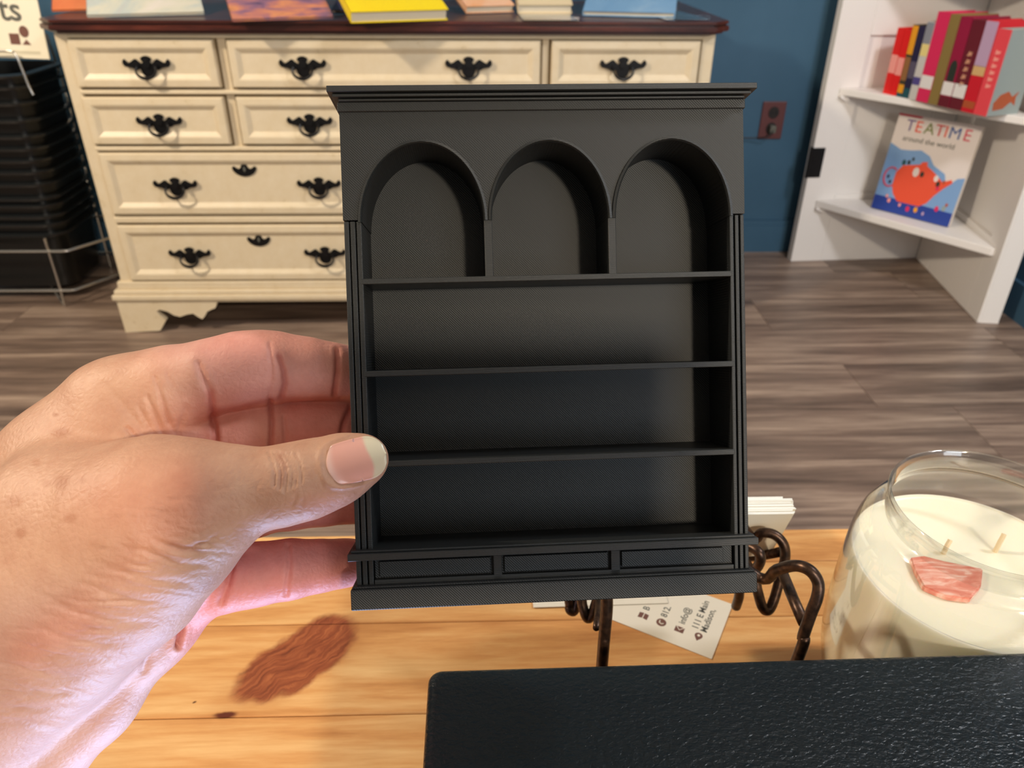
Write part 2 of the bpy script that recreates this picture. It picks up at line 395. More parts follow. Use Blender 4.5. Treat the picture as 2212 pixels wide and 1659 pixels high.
def lie(name, label, px0, px1, d, h, m, group='books lying on the dresser', cat='book', tilt=18):
    mx_, my_ = (px0[0] + px1[0]) / 2, (px0[1] + px1[1]) / 2
    c = onz(mx_, my_, TOPZ + .002); a, b = ony(px0[0], my_, c.y), ony(px1[0], my_, c.y); w = (b - a).length
    a_, b_ = onz(*px0, TOPZ), onz(*px1, TOPZ); ang = max(-.35, min(.35, math.atan2(b_.y - a_.y, b_.x - a_.x)))
    tl = math.radians(tilt)
    t = flat_book(name, label, cat, (c.x, c.y), 0, w, d, h, m, group=group)
    for ch in t.children: ch.location.y = d / 2
    t.location.z = TOPZ + .002; t.rotation_euler = (tl, 0, ang)
    if tilt:
        st = thing('acrylic_stand', 'clear acrylic wedge stand under the ' + name.replace('_', ' '), 'stand', (c.x, c.y, TOPZ + .0005), ang, 'clear acrylic stands on the dresser')
        bm = BM(); dd = d * math.cos(tl) * .9; hh_ = dd * math.tan(tl) - .003
        for xx in (-w * .3, w * .3 - .004):
            pr = [(xx, .05, 0), (xx, dd, 0), (xx, dd, hh_), (xx, .05, hh_ * .05 / dd)]
            A_ = [bm.verts.new(p) for p in pr]; B_2 = [bm.verts.new((p[0] + .004, p[1], p[2])) for p in pr]
            bm.faces.new(A_); bm.faces.new(B_2[::-1])
            for k in range(4): bm.faces.new((A_[k], B_2[k], B_2[(k + 1) % 4], A_[(k + 1) % 4]))
        obj('support', bm, M_acryl, st)
    return t
orange = cover_mat('orange_cover', [(.3, srgb(222, 112, 60)), (.6, srgb(236, 138, 84)), (.8, srgb(244, 170, 120))], 5)
palec = cover_mat('pale_cover', [(.3, srgb(214, 190, 182)), (.45, srgb(200, 208, 202)), (.55, srgb(224, 220, 200)), (.7, srgb(236, 226, 216))], 6, .2)
sunset = cover_mat('sunset_cover', [(.3, srgb(70, 62, 96)), (.42, srgb(146, 104, 130)), (.5, srgb(196, 124, 110)), (.6, srgb(226, 150, 100)), (.75, srgb(96, 60, 60))], 9, .3, (1, 2.4, 1))
yellow = cover_mat('yellow_cover', [(.3, srgb(250, 214, 0)), (.8, srgb(255, 232, 20))], 4, .35)
navy = mat('navy_cover', srgb(64, 54, 92), .4)
peach = cover_mat('peach_cover', [(.3, srgb(244, 166, 96)), (.6, srgb(246, 196, 160)), (.8, srgb(250, 214, 190))], 8)
creamc = mat('cream_cover', srgb(226, 206, 168), .5)
skyc = cover_mat('sky_cover', [(.3, srgb(104, 148, 190)), (.6, srgb(128, 168, 204)), (.8, srgb(170, 196, 216))], 5, .3)
lie('folder', 'orange folder at the left end of the dresser top', (118, 26), (214, 22), .30, .006, orange, cat='folder')
lie('wrapped_book', 'thin pale book in clear wrap on the dresser top', (200, 42), (436, 27), .34, .008, palec)
lie('sunset_book', 'thin book with a purple and orange sunset cover on the dresser', (506, 54), (720, 33), .36, .007, sunset)
lie('purple_book', 'thin dark purple book tucked behind the yellow book', (716, 29), (775, 30), .36, .010, navy)
yb = lie('yellow_book', 'thick bright yellow hardback with white pages on the dresser', (757, 56), (972, 38), .34, .028, yellow)
e_ = BM(); slab(e_, [(.06 * math.cos(a), .045 * math.sin(a)) for a in [i * math.pi / 12 for i in range(24)]], .028, .0285)
obj('print', e_, skyc, yb).location = (-.0, .20, 0)
lie('peach_book', 'peach and pink hardback beside the yellow book', (1003, 32), (1114, 24), .28, .020, peach)
lie('cream_book', 'cream paperback block between the peach and pale blue books', (1118, 29), (1236, 29), .26, .024, creamc)
bb = lie('pale_blue_book', 'pale blue hardback with white lettering near the right end of dresser', (1258, 34), (1456, 39), .32, .014, skyc)
def stand(px0, px1, d, label):
    a, b, u, n = placed(px0, px1); w = (b - a).length; c = (a + b) / 2 + n * d / 2
    t = thing('acrylic_stand', label, 'stand', (c.x, c.y, TOPZ), math.atan2(u.y, u.x), 'clear acrylic stands on the dresser')
    obj('base', box(BM(), -w / 2, w / 2, -d / 2, d / 2, 0, .003, .001), M_acryl, t)
    obj('lip', box(BM(), -w / 2, w / 2, -d / 2, -d / 2 + .003, .003, .012, .001), M_acryl, t)
    obj('back', box(BM(), -w / 2, w / 2, d / 2 - .004, d / 2, .003, .10, .001), M_acryl, t)
stand((1130, 47), (1252, 47), .26, 'clear acrylic stand in front of the cream book')
stand((1438, 45), (1534, 44), .25, 'clear acrylic stand at the right end of the dresser top')
def text(s, size, m, parent, loc, rot=(0, 0, 0), ext=.0002, name='lettering', sx=1, align='LEFT', bold=0):
    c = bpy.data.curves.new(name, 'FONT'); c.body = s; c.size = size; c.extrude = ext; c.align_x = align; c.offset = bold; c.resolution_u = 3
    c.materials.append(m); o = bpy.data.objects.new(name, c); COL.objects.link(o)
    bpy.context.view_layer.update()
    me = bpy.data.meshes.new_from_object(o.evaluated_get(bpy.context.evaluated_depsgraph_get())); bpy.data.objects.remove(o); bpy.data.curves.remove(c)
    me.name = name; o = link(bpy.data.objects.new(name, me)); o.parent = parent; o.location = loc; o.rotation_euler = rot; o.scale = (sx, 1, 1); return o

# ------------------------------------------------------------------ basket rack at the left
RY = 2.40
rk = thing('wire_rack', 'chrome wire rack holding the stack of black baskets beside the dresser', 'rack', (-1.62, RY, 0))
def ring(z, x1, bm, r=.004):
    P = [(-.42, -.008, z), (x1 - .03, -.008, z), (x1 - .012, -.004, z), (x1 + .085, .135, z), (x1 + .10, .165, z), (x1 + .10, .34, z), (-.42, .34, z)]
    tube(bm, P, r, 8, True)
for z, x1 in ((.197, .268), (.060, .252)):
    bm = BM(); ring(z, x1, bm, .0048); obj('ring', bm, M_chrome, rk, True)
for (x, y) in ((.195, -.006), (-.33, -.006), (.20, .34), (-.33, .34)):
    bm = BM(); tube(bm, catmull([(x, y, .24), (x - .0, y, .10), (x - .004, y, .004), (x - .02, y + .02, .004), (x - .09, y + .10, .045)], 5) if y < 0 else [(x, y, .24), (x, y, .004)], .004, 8); obj('leg', bm, M_chrome, rk, True)
for x in (-.33, .20):
    bm = BM(); tube(bm, catmull([(x, .34, .2), (x, .36, .6), (x, .34, .80)], 5), .004, 8); obj('upright', bm, M_chrome, rk, True)
def rrect(hx, hy, r, n=6):
    out = []
    for cx, cy, a0 in ((hx - r, hy - r, 0), (-hx + r, hy - r, 90), (-hx + r, -hy + r, 180), (hx - r, -hy + r, 270)):
        for k in range(n + 1):
            a = math.radians(a0 + 90 * k / n); out.append((cx + r * math.cos(a), cy + r * math.sin(a)))
    return out
def loft(bm, secs, cap0=True, cap1=False):
    rings = [[bm.verts.new((x, y, z)) for x, y in s] for s, z in secs]
    n = len(rings[0])
    for a, b in zip(rings, rings[1:]):
        for k in range(n): bm.faces.new((a[k], a[(k + 1) % n], b[(k + 1) % n], b[k]))
    if cap0: bm.faces.new(rings[0][::-1])
    if cap1: bm.faces.new(rings[-1])
zs = [ony(60, y, RY).z for y in (510, 488, 470, 447, 431, 401, 374, 349, 323, 297, 262, 225, 190, 165)]
names = ['lowest', 'second', 'third', 'fourth', 'fifth', 'sixth', 'seventh', 'eighth', 'ninth', 'tenth', 'eleventh', 'twelfth', 'thirteenth', 'topmost']
proto = None
for i, z in enumerate(zs):
    lab = ('%s black plastic basket counted from the bottom of the stack' % names[i]) if 0 < i < 13 else '%s black plastic basket of the stack in the wire rack' % names[i]
    if proto is None:
        b = thing('shopping_basket', lab, 'basket', (0, 0, 0), 0, 'black baskets stacked in the rack')
        bm = BM(); loft(bm, [(rrect(.185, .125, .05), -.19), (rrect(.20, .14, .06), 0), (rrect(.198, .138, .06), 0), (rrect(.182, .122, .05), -.186)], True, True); obj('body', bm, M_bplastic, b, True)
        bm = BM(); loft(bm, [(rrect(.200, .140, .06), -.011), (rrect(.216, .156, .066), -.010), (rrect(.219, .159, .068), -.003), (rrect(.210, .150, .064), .0), (rrect(.198, .138, .06), .0)], False, False); obj('rim', bm, M_rim, b, True)
        proto = b
    else: b = copy_tree(proto)
    b['label'] = lab; b.location = (-1.595 + .0015 * i, RY + .168, z)
# sign on the rack
sg = thing('rack_sign', 'cream sign with grey letters and small brown pictures above the baskets', 'sign', (0, 0, 0))
sy = 2.40
A, B_, C_ = ony(108, 128, sy), ony(85, -5, sy), ony(-150, 142, sy)
sgw = .40
obj('panel', box(BM(), -sgw, 0, -.002, .002, 0, .34), M_sign, sg); sg.location = A; sg.rotation_euler = (math.radians(-4), math.radians(2.0), 0)
s0 = .00118
text('ts', .086, M_grey, sg, (-.050, -.0028, .098), (math.radians(90), 0, 0), align='RIGHT', bold=.0012)
obj('print', box(BM(), -.098, -.071, -.003, -.002, .036, .064), M_brown, sg)['label'] = 'brown square picture'
bm = BM(); prism(bm, [(-.055 + .013 * math.cos(a), .070 + .015 * math.sin(a)) for a in [i * math.pi / 8 for i in range(16)]], -.003, -.002); prism(bm, [(-.066, .036), (-.042, .036), (-.053, .050)], -.003, -.002)
obj('print', bm, M_brown, sg)['label'] = 'brown round picture on a foot'
for k in range(9):
    if k % 4 != 3: pass
obj('print', box(BM(), -.30, -.022, -.0026, -.002, .012, .020), M_lgrey, sg)['label'] = 'pale line of small print'
bm = BM(); P = [ony(x, y, sy - .02) for x, y in ((-120, 112), (-10, 110), (20, 110), (34, 118), (50, 155), (62, 185), (72, 205))]
tube(bm, catmull(P, 5), .0035, 8); wloc = BM(); obj('sign_bracket', bm, M_chrome, rk, True).location = (1.62, -RY, 0)
wloc.free()

# ------------------------------------------------------------------ white corner shelf made of two old panels
P0, P1, P2, P3 = Vector((1.1601, 2.7669, 0)), Vector((1.6659, 2.7993, 0)), Vector((1.5892, 2.2243, 0)), Vector((1.6565, 2.2475, 0))
cs = thing('corner_shelf', 'white corner shelf made of two hinged panels against the blue wall', 'shelf', (0, 0, 0))
def panel(a, b, nrm, th, name):
    u = (b - a); ln = u.length; u.normalize(); m4 = Matrix((( u.x, nrm.x, 0, a.x), (u.y, nrm.y, 0, a.y), (0, 0, 1, 0), (0, 0, 0, 1)))
    e = obj(name, box(BM(), 0, ln, .010, th, 0, 1.75), M_white, cs); e.matrix_local = m4
    st = .12
    for nm, r in (('stile', (0, st, 0, 1.75)), ('stile', (ln - st * .75, ln, 0, 1.75)), ('rail', (st, ln - st * .75, 0, .262)), ('rail', (st, ln - st * .75, .80, .94)), ('rail', (st, ln - st * .75, 1.62, 1.75))):
        o = obj(nm, box(BM(), r[0], r[1], 0, .0105, r[2], r[3], .002), M_white, cs); o.matrix_local = m4
    return m4
nl = Vector((-(P1 - P0).y, (P1 - P0).x, 0)).normalized()
ml = panel(P0, P1, nl, .034, 'side_board')
ub = (P2 - P1).normalized(); nr = Vector((-ub.y, ub.x, 0))
if nr.x < 0: nr = -nr
panel(P1, P2, nr, .066, 'side_board')
for z1, th in ((.2411, .025), (.6343, .022), (1.03, .022)):
    sl = slab(BM(), [(1.2095, 2.768), (1.660, 2.797), (1.5955, 2.262), (1.585, 2.262)], z1 - th, z1, .002)
    s_ = obj('shelf', sl, M_white, cs)
    bm = BM()
    prism(bm, [(.075, z1 - th - .02), (.085, z1 - th - .02), (.085, z1 - th), (.05, z1 - th), (.05, z1 - th - .006)], -.016, 0)
    c = obj('cleat', bm, M_white, cs); c.matrix_local = ml
hg = obj('hinge', box(BM(), -.006, .044, -.004, 0, .326, .432, .001), M_iron, cs); hg.matrix_local = ml
bm = BM(); tube(bm, [(-.008, -.004, .326), (-.008, -.004, .436)], .0055, 10); o = obj('hinge_pin', bm, M_iron, cs, True); o.matrix_local = ml

# standing books
a0 = Vector((1.3175, 2.6771, .6345)); b0 = Vector((1.4533, 2.3012, .6345)); us = (b0 - a0).normalized(); ns = Vector((-us.y, us.x, 0))
if ns.x < 0: ns = -ns
MS = Matrix(((us.x, ns.x, 0, a0.x), (us.y, ns.y, 0, a0.y), (0, 0, 1, a0.z), (0, 0, 0, 1)))
def cm(n, *c): return mat(n, srgb(*c), .35, .5)
red, ppink, olive, magenta, maroon, lilac, coral, white, dgreen, gold = cm('red_spine', 226, 26, 22), cm('pink_spine', 220, 44, 92), cm('olive_spine', 140, 118, 66), cm('magenta_spine', 150, 24, 62), cm('maroon_spine', 104, 28, 42), cm('lilac_spine', 190, 160, 190), cm('coral_spine', 232, 74, 84), cm('white_label', 232, 228, 226), cm('green_black', 44, 52, 44), cm('orange_yellow', 236, 160, 32)
greyc, ncov, teal, pinkl, rust, ltext = cm('grey_cover', 150, 162, 160), cm('navy_spine', 40, 34, 66), cm('teal_band', 36, 84, 92), cm('pale_pink_print', 246, 160, 150), cm('rust_print', 176, 84, 48), cm('sand_print', 206, 150, 120)
SB = [  # x0 x1 height depth cover label bands[(z0,z1,material)] lettering
    (.001, .030, .200, .13, red, 'thin red book standing first at the left of the upper shelf', [(.065, .12, pinkl)], None),
    (.031, .0585, .198, .13, red, 'thin red book standing second from the left of the upper shelf', [(.062, .115, pinkl)], None),
    (.0592, .083, .214, .13, cm('olive_black', 62, 58, 40), 'dark book with an orange-yellow top band standing beside the red pair', [(.128, .212, gold), (.012, .038, gold), (0, .010, teal), (.05, .12, cm('brown_print2', 150, 104, 60))], None),
    (.0837, .110, .213, .13, ncov, 'navy black book standing between the dark yellow-banded book and the grey-white one', [(.0, .03, teal), (.06, .11, cm('dusk_print', 92, 84, 104))], None),
    (.1107, .140, .228, .13, cm('ash_spine', 206, 202, 198), 'white and grey book with a yellow patch on its spine', [(.165, .226, cm('steel', 140, 142, 152)), (.13, .165, cm('pale_yellow', 236, 216, 140)), (.045, .068, cm('indigo', 84, 74, 140))], None),
    (.141, .188, .258, .15, ppink, 'tall bright pink book with a white label on its spine', [(.040, .078, white)], None),
    (.1895, .2255, .255, .15, olive, 'tall olive brown book next to the bright pink one', [], None),
    (.227, .268, .252, .15, magenta, 'dark magenta book with a black arch and white spine label', [(.034, .072, white), (.0, .030, maroon)], 'arch'),
    (.2695, .313, .247, .15, maroon, 'maroon book with a white label and tall brown letters', [(.034, .072, white)], 'tall'),
    (.3145, .357, .250, .14, cm('scarlet', 206, 28, 46), 'book with a lilac upper spine and a red lower spine', [(.128, .248, lilac), (.103, .13, cm('figure', 214, 176, 120)), (.012, .032, rust)], None),
    (.3585, .402, .232, .13, coral, 'coral red book with a grey cover at the right end of the row', [], 'coral')]
for (x0, x1, h, d, m, lab, bands, extra) in SB:
    t = thing('standing_book', lab, 'book', (0, 0, 0), 0, 'books standing on the upper corner shelf')
    loc = MS @ Vector(((x0 + x1) / 2, 0, 0)); t.location = loc; t.rotation_euler = (0, 0, math.atan2(us.y, us.x))
    w_ = (x1 - x0) / 2
    side = greyc if extra == 'coral' else m
    bm = BM(); prism(bm, [(-w_, 0), (w_, 0), (w_, h), (-w_, h)], 0, .003); obj('spine', bm, m, t)
    bm = BM(); box(bm, -w_, -w_ + .0018, .003, d, 0, h); box(bm, w_ - .0018, w_, .003, d, 0, h); obj('cover', bm, side, t)
    obj('pages', box(BM(), -w_ + .002, w_ - .002, .003, d - .004, .003, h - .005), M_paper, t)
    for z0, z1, bmm in bands:
        obj('band', box(BM(), -w_ + .001, w_ - .001, -.0005, .001, z0, z1), bmm, t)
    if extra == 'arch':
        bm = BM(); prism(bm, [(-.013, .074), (.013, .074)] + [(.013 * math.cos(a), .11 + .024 * math.sin(a)) for a in [i * math.pi / 8 for i in range(9)]], -.0005, .001); obj('print', bm, dgreen, t)
    if extra == 'tall':
        for k in range(5):
            bm = BM(); prism(bm, [(-.009, .150 - k * .021), (-.001, .150 - k * .021), (.001, .154 - k * .021), (.006, .150 - k * .021), (.007, .164 - k * .021), (.003, .160 - k * .021), (-.004, .164 - k * .021), (-.006, .158 - k * .021)], -.0005, .001); obj('print', bm, ltext, t)
    if extra == 'coral':
        for k in range(6):
            bm = BM(); prism(bm, [(-.008, .165 - k * .018), (.007, .168 - k * .018), (.008, .176 - k * .018), (.002, .174 - k * .018), (-.007, .178 - k * .018)], -.0004, .001); obj('print', bm, pinkl, t)
        bm = BM(); 
        prism(bm, [(.02, .008), (.06, .012), (.085, .030), (.105, .018), (.10, .042), (.108, .058), (.085, .044), (.065, .060), (.035, .052), (.015, .030)], 0, .0006)
        o = obj('print', bm, rust, t); o.rotation_euler = (0, 0, math.radians(90)); o.location = (w_ + .0006, .0, .006)

# teatime book on the lower shelf
ba, bb2 = Vector((1.3726, 2.6714, .242)), Vector((1.5403, 2.4539, .242)); ut = (bb2 - ba).normalized(); nt_ = Vector((-ut.y, ut.x, 0))
if nt_.x < 0: nt_ = -nt_
TW, TH = (bb2 - ba).length, .325
tb = thing('picture_book', 'large book with a red teapot on its cover standing on the lower shelf', 'book', (0, 0, 0))
lean = math.radians(7)
upv = (Vector((0, 0, 1)) * math.cos(lean) + nt_ * math.sin(lean)); nn = upv.cross(ut)
if nn.dot(nt_) < 0: nn = -nn
tb.matrix_world = Matrix(((ut.x, nn.x, upv.x, ba.x), (ut.y, nn.y, upv.y, ba.y), (ut.z, nn.z, upv.z, ba.z + .002), (0, 0, 0, 1)))
white_c = cm('white_cover', 226, 216, 210)
bm = BM(); box(bm, 0, TW, 0, .002, 0, TH); box(bm, 0, TW, .016, .018, 0, TH); box(bm, 0, .002, .002, .016, 0, TH); obj('cover', bm, white_c, tb)
obj('pages', box(BM(), .003, TW - .003, .002, .016, .003, TH - .003), M_paper, tb)
sky2, nav2, tea_, tea2 = cm('print_sky', 126, 164, 210), cm('print_navy', 40, 66, 150), cm('print_red', 234, 86, 58), cm('print_rose', 214, 72, 92)
def flat(pts, m, y=-.0004, nm='print'):
    bm = BM(); prism(bm, [(a * TW, b * TH) for a, b in pts], y, y + .0005); return obj(nm, bm, m, tb)
flat([(0, 0), (1, 0), (1, .50), (.92, .48), (.86, .42), (.80, .42), (.76, .50), (.68, .53), (.60, .56), (.52, .64), (.40, .68), (.28, .66), (.15, .65), (.06, .68), (0, .70)], sky2, -.0003)
flat([(0, 0), (1, 0), (1, .14), (.5, .15), (0, .15)], nav2, -.0006)
flat([(0, .98), (.28, .98), (.30, 1), (0, 1)], tea2, -.0006)
flat([(.30, .13), (.58, .13), (.66, .18), (.72, .27), (.80, .36), (.88, .43), (.86, .46), (.76, .42), (.70, .46), (.60, .51), (.53, .54), (.52, .58), (.46, .57), (.44, .54), (.34, .52), (.24, .50), (.18, .42), (.18, .28), (.22, .20)], tea_, -.0009)
rg = []
bm = BM(); tube(bm, [((.13 + .085 * math.cos(a)) * TW, -.001, (.36 + .10 * math.sin(a)) * TH) for a in [math.radians(55 + i * 25) for i in range(11)]], .0028, 6); obj('print', bm, tea2, tb)
random.seed(3)
for (x, z, s, m) in ((.42, .46, .05, white_c), (.50, .45, .03, dgreen), (.30, .54, .025, dgreen), (.34, .58, .02, dgreen), (.24, .53, .03, teal), (.68, .44, .035, white_c), (.72, .39, .03, dgreen), (.73, .35, .025, ppink), (.78, .42, .02, rust), (.10, .36, .02, ncov), (.14, .31, .02, ncov), (.88, .17, .03, greyc), (.90, .21, .02, rust), (.46, .08, .03, ppink), (.56, .09, .03, gold), (.80, .15, .03, ppink), (.35, .10, .02, pinkl), (.20, .12, .025, pinkl), (.66, .07, .02, lilac), (.16, .16, .02, pinkl)):
    flat([(x + s * .8 * math.cos(a), z + s * math.sin(a)) for a in [i * math.pi / 4 + .3 for i in range(8)]], m, -.0013)
tcols = [cm('t1', 110, 90, 140), tea_, cm('t3', 120, 130, 60), cm('t4', 206, 70, 70), tea_, cm('t6', 60, 90, 150), tea2]
for k, ch in enumerate('TEATIME'):
    xs = (.085, .20, .315, .445, .555, .61, .78)[k]
    text(ch, .052, tcols[k], tb, (xs * TW + .01, -.0008, (.845) * TH), (math.radians(90), 0, 0), .0003)
text('around the world', .0245, M_grey, tb, (.13 * TW, -.0008, .745 * TH), (math.radians(90), 0, 0), .0002)

# ------------------------------------------------------------------ pine desk
dk = thing('pine_desk', 'honey-coloured pine desk top of joined boards with a dark knot', 'desk', (0, 0, DESK))
m = M_pine
# the knot: an elongated red-brown figure in the board
tc = N(m, 'ShaderNodeTexCoord')
geo = N(m, 'ShaderNodeNewGeometry')
def blob(cx, cy, ang, a, b, edge=.25, dist=.010, sc=60):
    mp = N(m, 'ShaderNodeMapping', vector_type='TEXTURE'); mp.inputs['Location'].default_value = (cx, cy, DESK); mp.inputs['Rotation'].default_value = (0, 0, ang); mp.inputs['Scale'].default_value = (a, b, 1)
    nz = N(m, 'ShaderNodeTexNoise'); nz.inputs['Scale'].default_value = sc; nz.inputs['Detail'].default_value = 5; L(m, geo.outputs['Position'], nz.inputs['Vector'])
    vm = N(m, 'ShaderNodeVectorMath', operation='MULTIPLY_ADD'); L(m, nz.outputs['Color'], vm.inputs[0]); vm.inputs[1].default_value = (dist, dist, 0)
    sb = N(m, 'ShaderNodeVectorMath', operation='SUBTRACT'); L(m, geo.outputs['Position'], sb.inputs[0]); sb.inputs[1].default_value = (dist / 2, dist / 2, 0)
    L(m, sb.outputs[0], vm.inputs[2]); L(m, vm.outputs[0], mp.inputs[0])
    ln = N(m, 'ShaderNodeVectorMath', operation='LENGTH'); L(m, mp.outputs[0], ln.inputs[0])
    mr = N(m, 'ShaderNodeMapRange', interpolation_type='SMOOTHSTEP'); mr.inputs[1].default_value = 1; mr.inputs[2].default_value = 1 - edge; L(m, ln.outputs[1], mr.inputs[0])
    return mr.outputs[0], mp.outputs[0], ln.outputs[1]
def gp(x, y): p = onz(x, y, DESK); return p
kA, kB = gp(520, 1500), gp(755, 1352); kc = (kA + kB) / 2; kang = math.atan2(kB.y - kA.y, kB.x - kA.x); kl = (kB - kA).length / 2
f1, kv, kr = blob(kc.x, kc.y, kang, kl * 1.22, .0205, .22, .022, 38)
oldc = bsdf(m).inputs['Base Color'].links[0].from_socket
wvk = N(m, 'ShaderNodeTexNoise'); wvk.inputs['Scale'].default_value = 4; wvk.inputs['Detail'].default_value = 8; wvk.inputs['Distortion'].default_value = .5
mk = N(m, 'ShaderNodeMapping'); mk.inputs['Scale'].default_value = (.6, 3.0, 1); L(m, kv, mk.inputs[0]); L(m, mk.outputs[0], wvk.inputs['Vector'])
kcol = ramp(m, wvk.outputs[0], [(.32, srgb(116, 58, 34)), (.5, srgb(146, 78, 46)), (.68, srgb(170, 98, 58))])
f0, _, _ = blob(kc.x + .002, kc.y - .002, kang, kl * 2.0, .026, .9, .018, 40)
c1 = mixc(m, math_(m, 'MULTIPLY', f0, .75), oldc, srgb(176, 112, 58)); c1 = mixc(m, f1, c1, kcol)
k2 = gp(487, 1544); f2, _, _ = blob(k2.x, k2.y, .05, .0085, .0028, .6, .002, 200); c1 = mixc(m, f2, c1, srgb(96, 42, 24))
k3 = gp(420, 1517); f3, _, _ = blob(k3.x, k3.y, .5, .0015, .0008, .6, .0006, 300); c1 = mixc(m, f3, c1, srgb(80, 44, 20))
base(m, c1); bsdf(m).inputs['Roughness'].default_value = .34
yb_ = gp(1700, 1143).y
seams = [yb_, gp(600, 1349).y, gp(500, 1549).y]
bw = seams[1] - seams[2]
while seams[-1] > -.32: seams.append(seams[-1] - (bw if len(seams) % 2 else bw * 1.3))
seams.insert(1, (seams[0] + seams[1]) / 2 + .008)
for y1, y0 in zip(seams, seams[1:]):
    bm = BM(); box(bm, -.75, .75, -(y1 - y0) / 2 + .0002, (y1 - y0) / 2 - .0002, -.032, 0, .0006, 1); o = obj('board', bm, M_pine, dk); o.location = (0, (y0 + y1) / 2, 0)
for x in (-.70, .70):
    for y in (-.28, yb_ - .05): obj('leg', box(BM(), x - .025, x + .025, y - .025, y + .025, -DESK, -.032), M_pine, dk)

# ------------------------------------------------------------------ black enamelled box
BZ = .85
bx = thing('black_box', 'large black textured metal box on the desk in front of the wire stand', 'box', (-.0258, .2039, DESK), math.radians(.8))
bm = BM(); sec = rrect(.145, .075, .0045, 6)
lo = [(rrect(.1415, .0715, .004, 6), .004), (sec, .006)]
for a in range(0, 91, 15):
    q = .0034 * (1 - math.cos(math.radians(a))); lo.append((rrect(.145 - q, .075 - q, .0052 - q * .3, 6), .12 - .0034 + .0034 * math.sin(math.radians(a))))
loft(bm, lo, True, True)
for v_ in bm.verts: v_.co.x += .145; v_.co.y -= .075
obj('case', bm, M_enamel, bx, True)
for x in (.02, .27):
    for y in (-.13, -.02):
        bm = BM(); lathe(bm, [(0, 0), (.007, 0), (.007, .0045), (0, .0045)], 16, x, y); obj('rubber_foot', bm, M_iron, bx)

# ------------------------------------------------------------------ cards lying on the desk
e1 = Vector((-.868, .497, 0)).normalized(); e2 = Vector((e1.y, -e1.x, 0)); Bc = Vector((.1282, .3038, DESK))
cd = thing('business_card', 'cream business card with brown icons lying on the desk under the wire stand', 'card', (0, 0, 0))
cd.matrix_world = Matrix(((e2.x, e1.x, 0, Bc.x), (e2.y, e1.y, 0, Bc.y), (0, 0, 1, Bc.z + .0002), (0, 0, 0, 1)))
# local x runs along the text, local y across the lines
obj('paper', box(BM(), 0, .0485, 0, .086, 0, .0004), M_card, cd)
def cflat(pts, m_, z=.0004): bm = BM(); slab(bm, pts, z, z + .00008); return obj('icon', bm, m_, cd)
circ = lambda cx, cy, r, n=20: [(cx + r * math.cos(i * 2 * math.pi / n), cy + r * math.sin(i * 2 * math.pi / n)) for i in range(n)]
ix = .0125
lines = [.0118, .0236, .0352, .0468, .056]
# pin
bm = BM(); cy_ = lines[0]
slab(bm, [(ix - .0034, cy_)] + [(ix + .0008 + .0024 * math.cos(a), cy_ + .0024 * math.sin(a)) for a in [math.radians(-125 + i * 25) for i in range(11)]], .0004, .0005); obj('icon', bm, M_brown, cd)
cflat(circ(ix + .0010, cy_, .0009), M_card, .0005)
cy_ = lines[1]; cflat([(ix - .0022, cy_ - .0028), (ix + .0022, cy_ - .0028), (ix + .0022, cy_ + .0028), (ix - .0022, cy_ + .0028)], M_brown)
cflat([(ix + .0020, cy_ - .0026), (ix + .0023, cy_ - .0022), (ix - .0002, cy_ + .0), (ix + .0023, cy_ + .0022), (ix + .0020, cy_ + .0026), (ix - .0008, cy_)], M_card, .0005)
cy_ = lines[2]; cflat(circ(ix, cy_, .0031), M_brown)
bm = BM(); tube(bm, [(ix + .0012, cy_ + .0012, .0005), (ix - .0006, cy_ + .0010, .0005), (ix - .0012, cy_ - .0006, .0005), (ix - .0004, cy_ - .0016, .0005)], .0004, 6); obj('icon', bm, M_card, cd)
cy_ = lines[3]; cflat([(ix - .0022, cy_ - .0003), (ix - .0026, cy_ - .0030), (ix + .0018, cy_ - .0030), (ix + .0022, cy_ - .0003)], M_brown); cflat([(ix - .0022, cy_ + .0003), (ix - .0026, cy_ + .0030), (ix + .0018, cy_ + .0030), (ix + .0022, cy_ + .0003)], M_brown)
# the letters read along local x, their tops towards larger local y
for s, cy_, x_ in (('111 E Main', lines[0] + .0024, .019), ('Madison,', lines[0] - .0030, .019), ('info@', lines[1] - .0010, .019), ('812.', lines[2] - .0010, .019), ('B', lines[3] - .0010, .019)):
    text(s, .0058, M_grey, cd, (x_ - .0015, cy_ - .0006, .0004), (0, 0, 0), .00004, bold=.00009)
c2 = obj('business_card', box(BM(), -.043, .043, -.0255, .0255, 0, .0004), M_card); c2.location = (.066, .374, DESK + .0002); c2.rotation_euler = (0, 0, .02); tag(c2, 'plain cream business card lying on the desk behind the hanging bookcase', 'card')
p_ = onz(1150, 1313, DESK); c2.location = (p_.x + .043, p_.y + .0255, DESK + .0009); c2['label'] = 'plain cream card peeping out under the left of the bookcase base'

# the phone that takes the picture: its body hangs behind the lens and shades the lower half of the bookcase
ph = thing('phone', 'dark phone taking the picture, just behind the point of view', 'phone')
ph.matrix_world = Matrix(((R[0, 0], R[0, 2], -R[0, 1], 0), (R[1, 0], R[1, 2], -R[1, 1], 0), (R[2, 0], R[2, 2], -R[2, 1], H), (0, 0, 0, 1)))
obj('body', box(BM(), -.0095, .137, -.0125, -.0045, -.061, .0110, .003, 3), M_iron, ph)
obj('camera_bump', box(BM(), -.0085, .022, -.0045, -.0025, -.020, .009, .0008, 2), M_iron, ph)

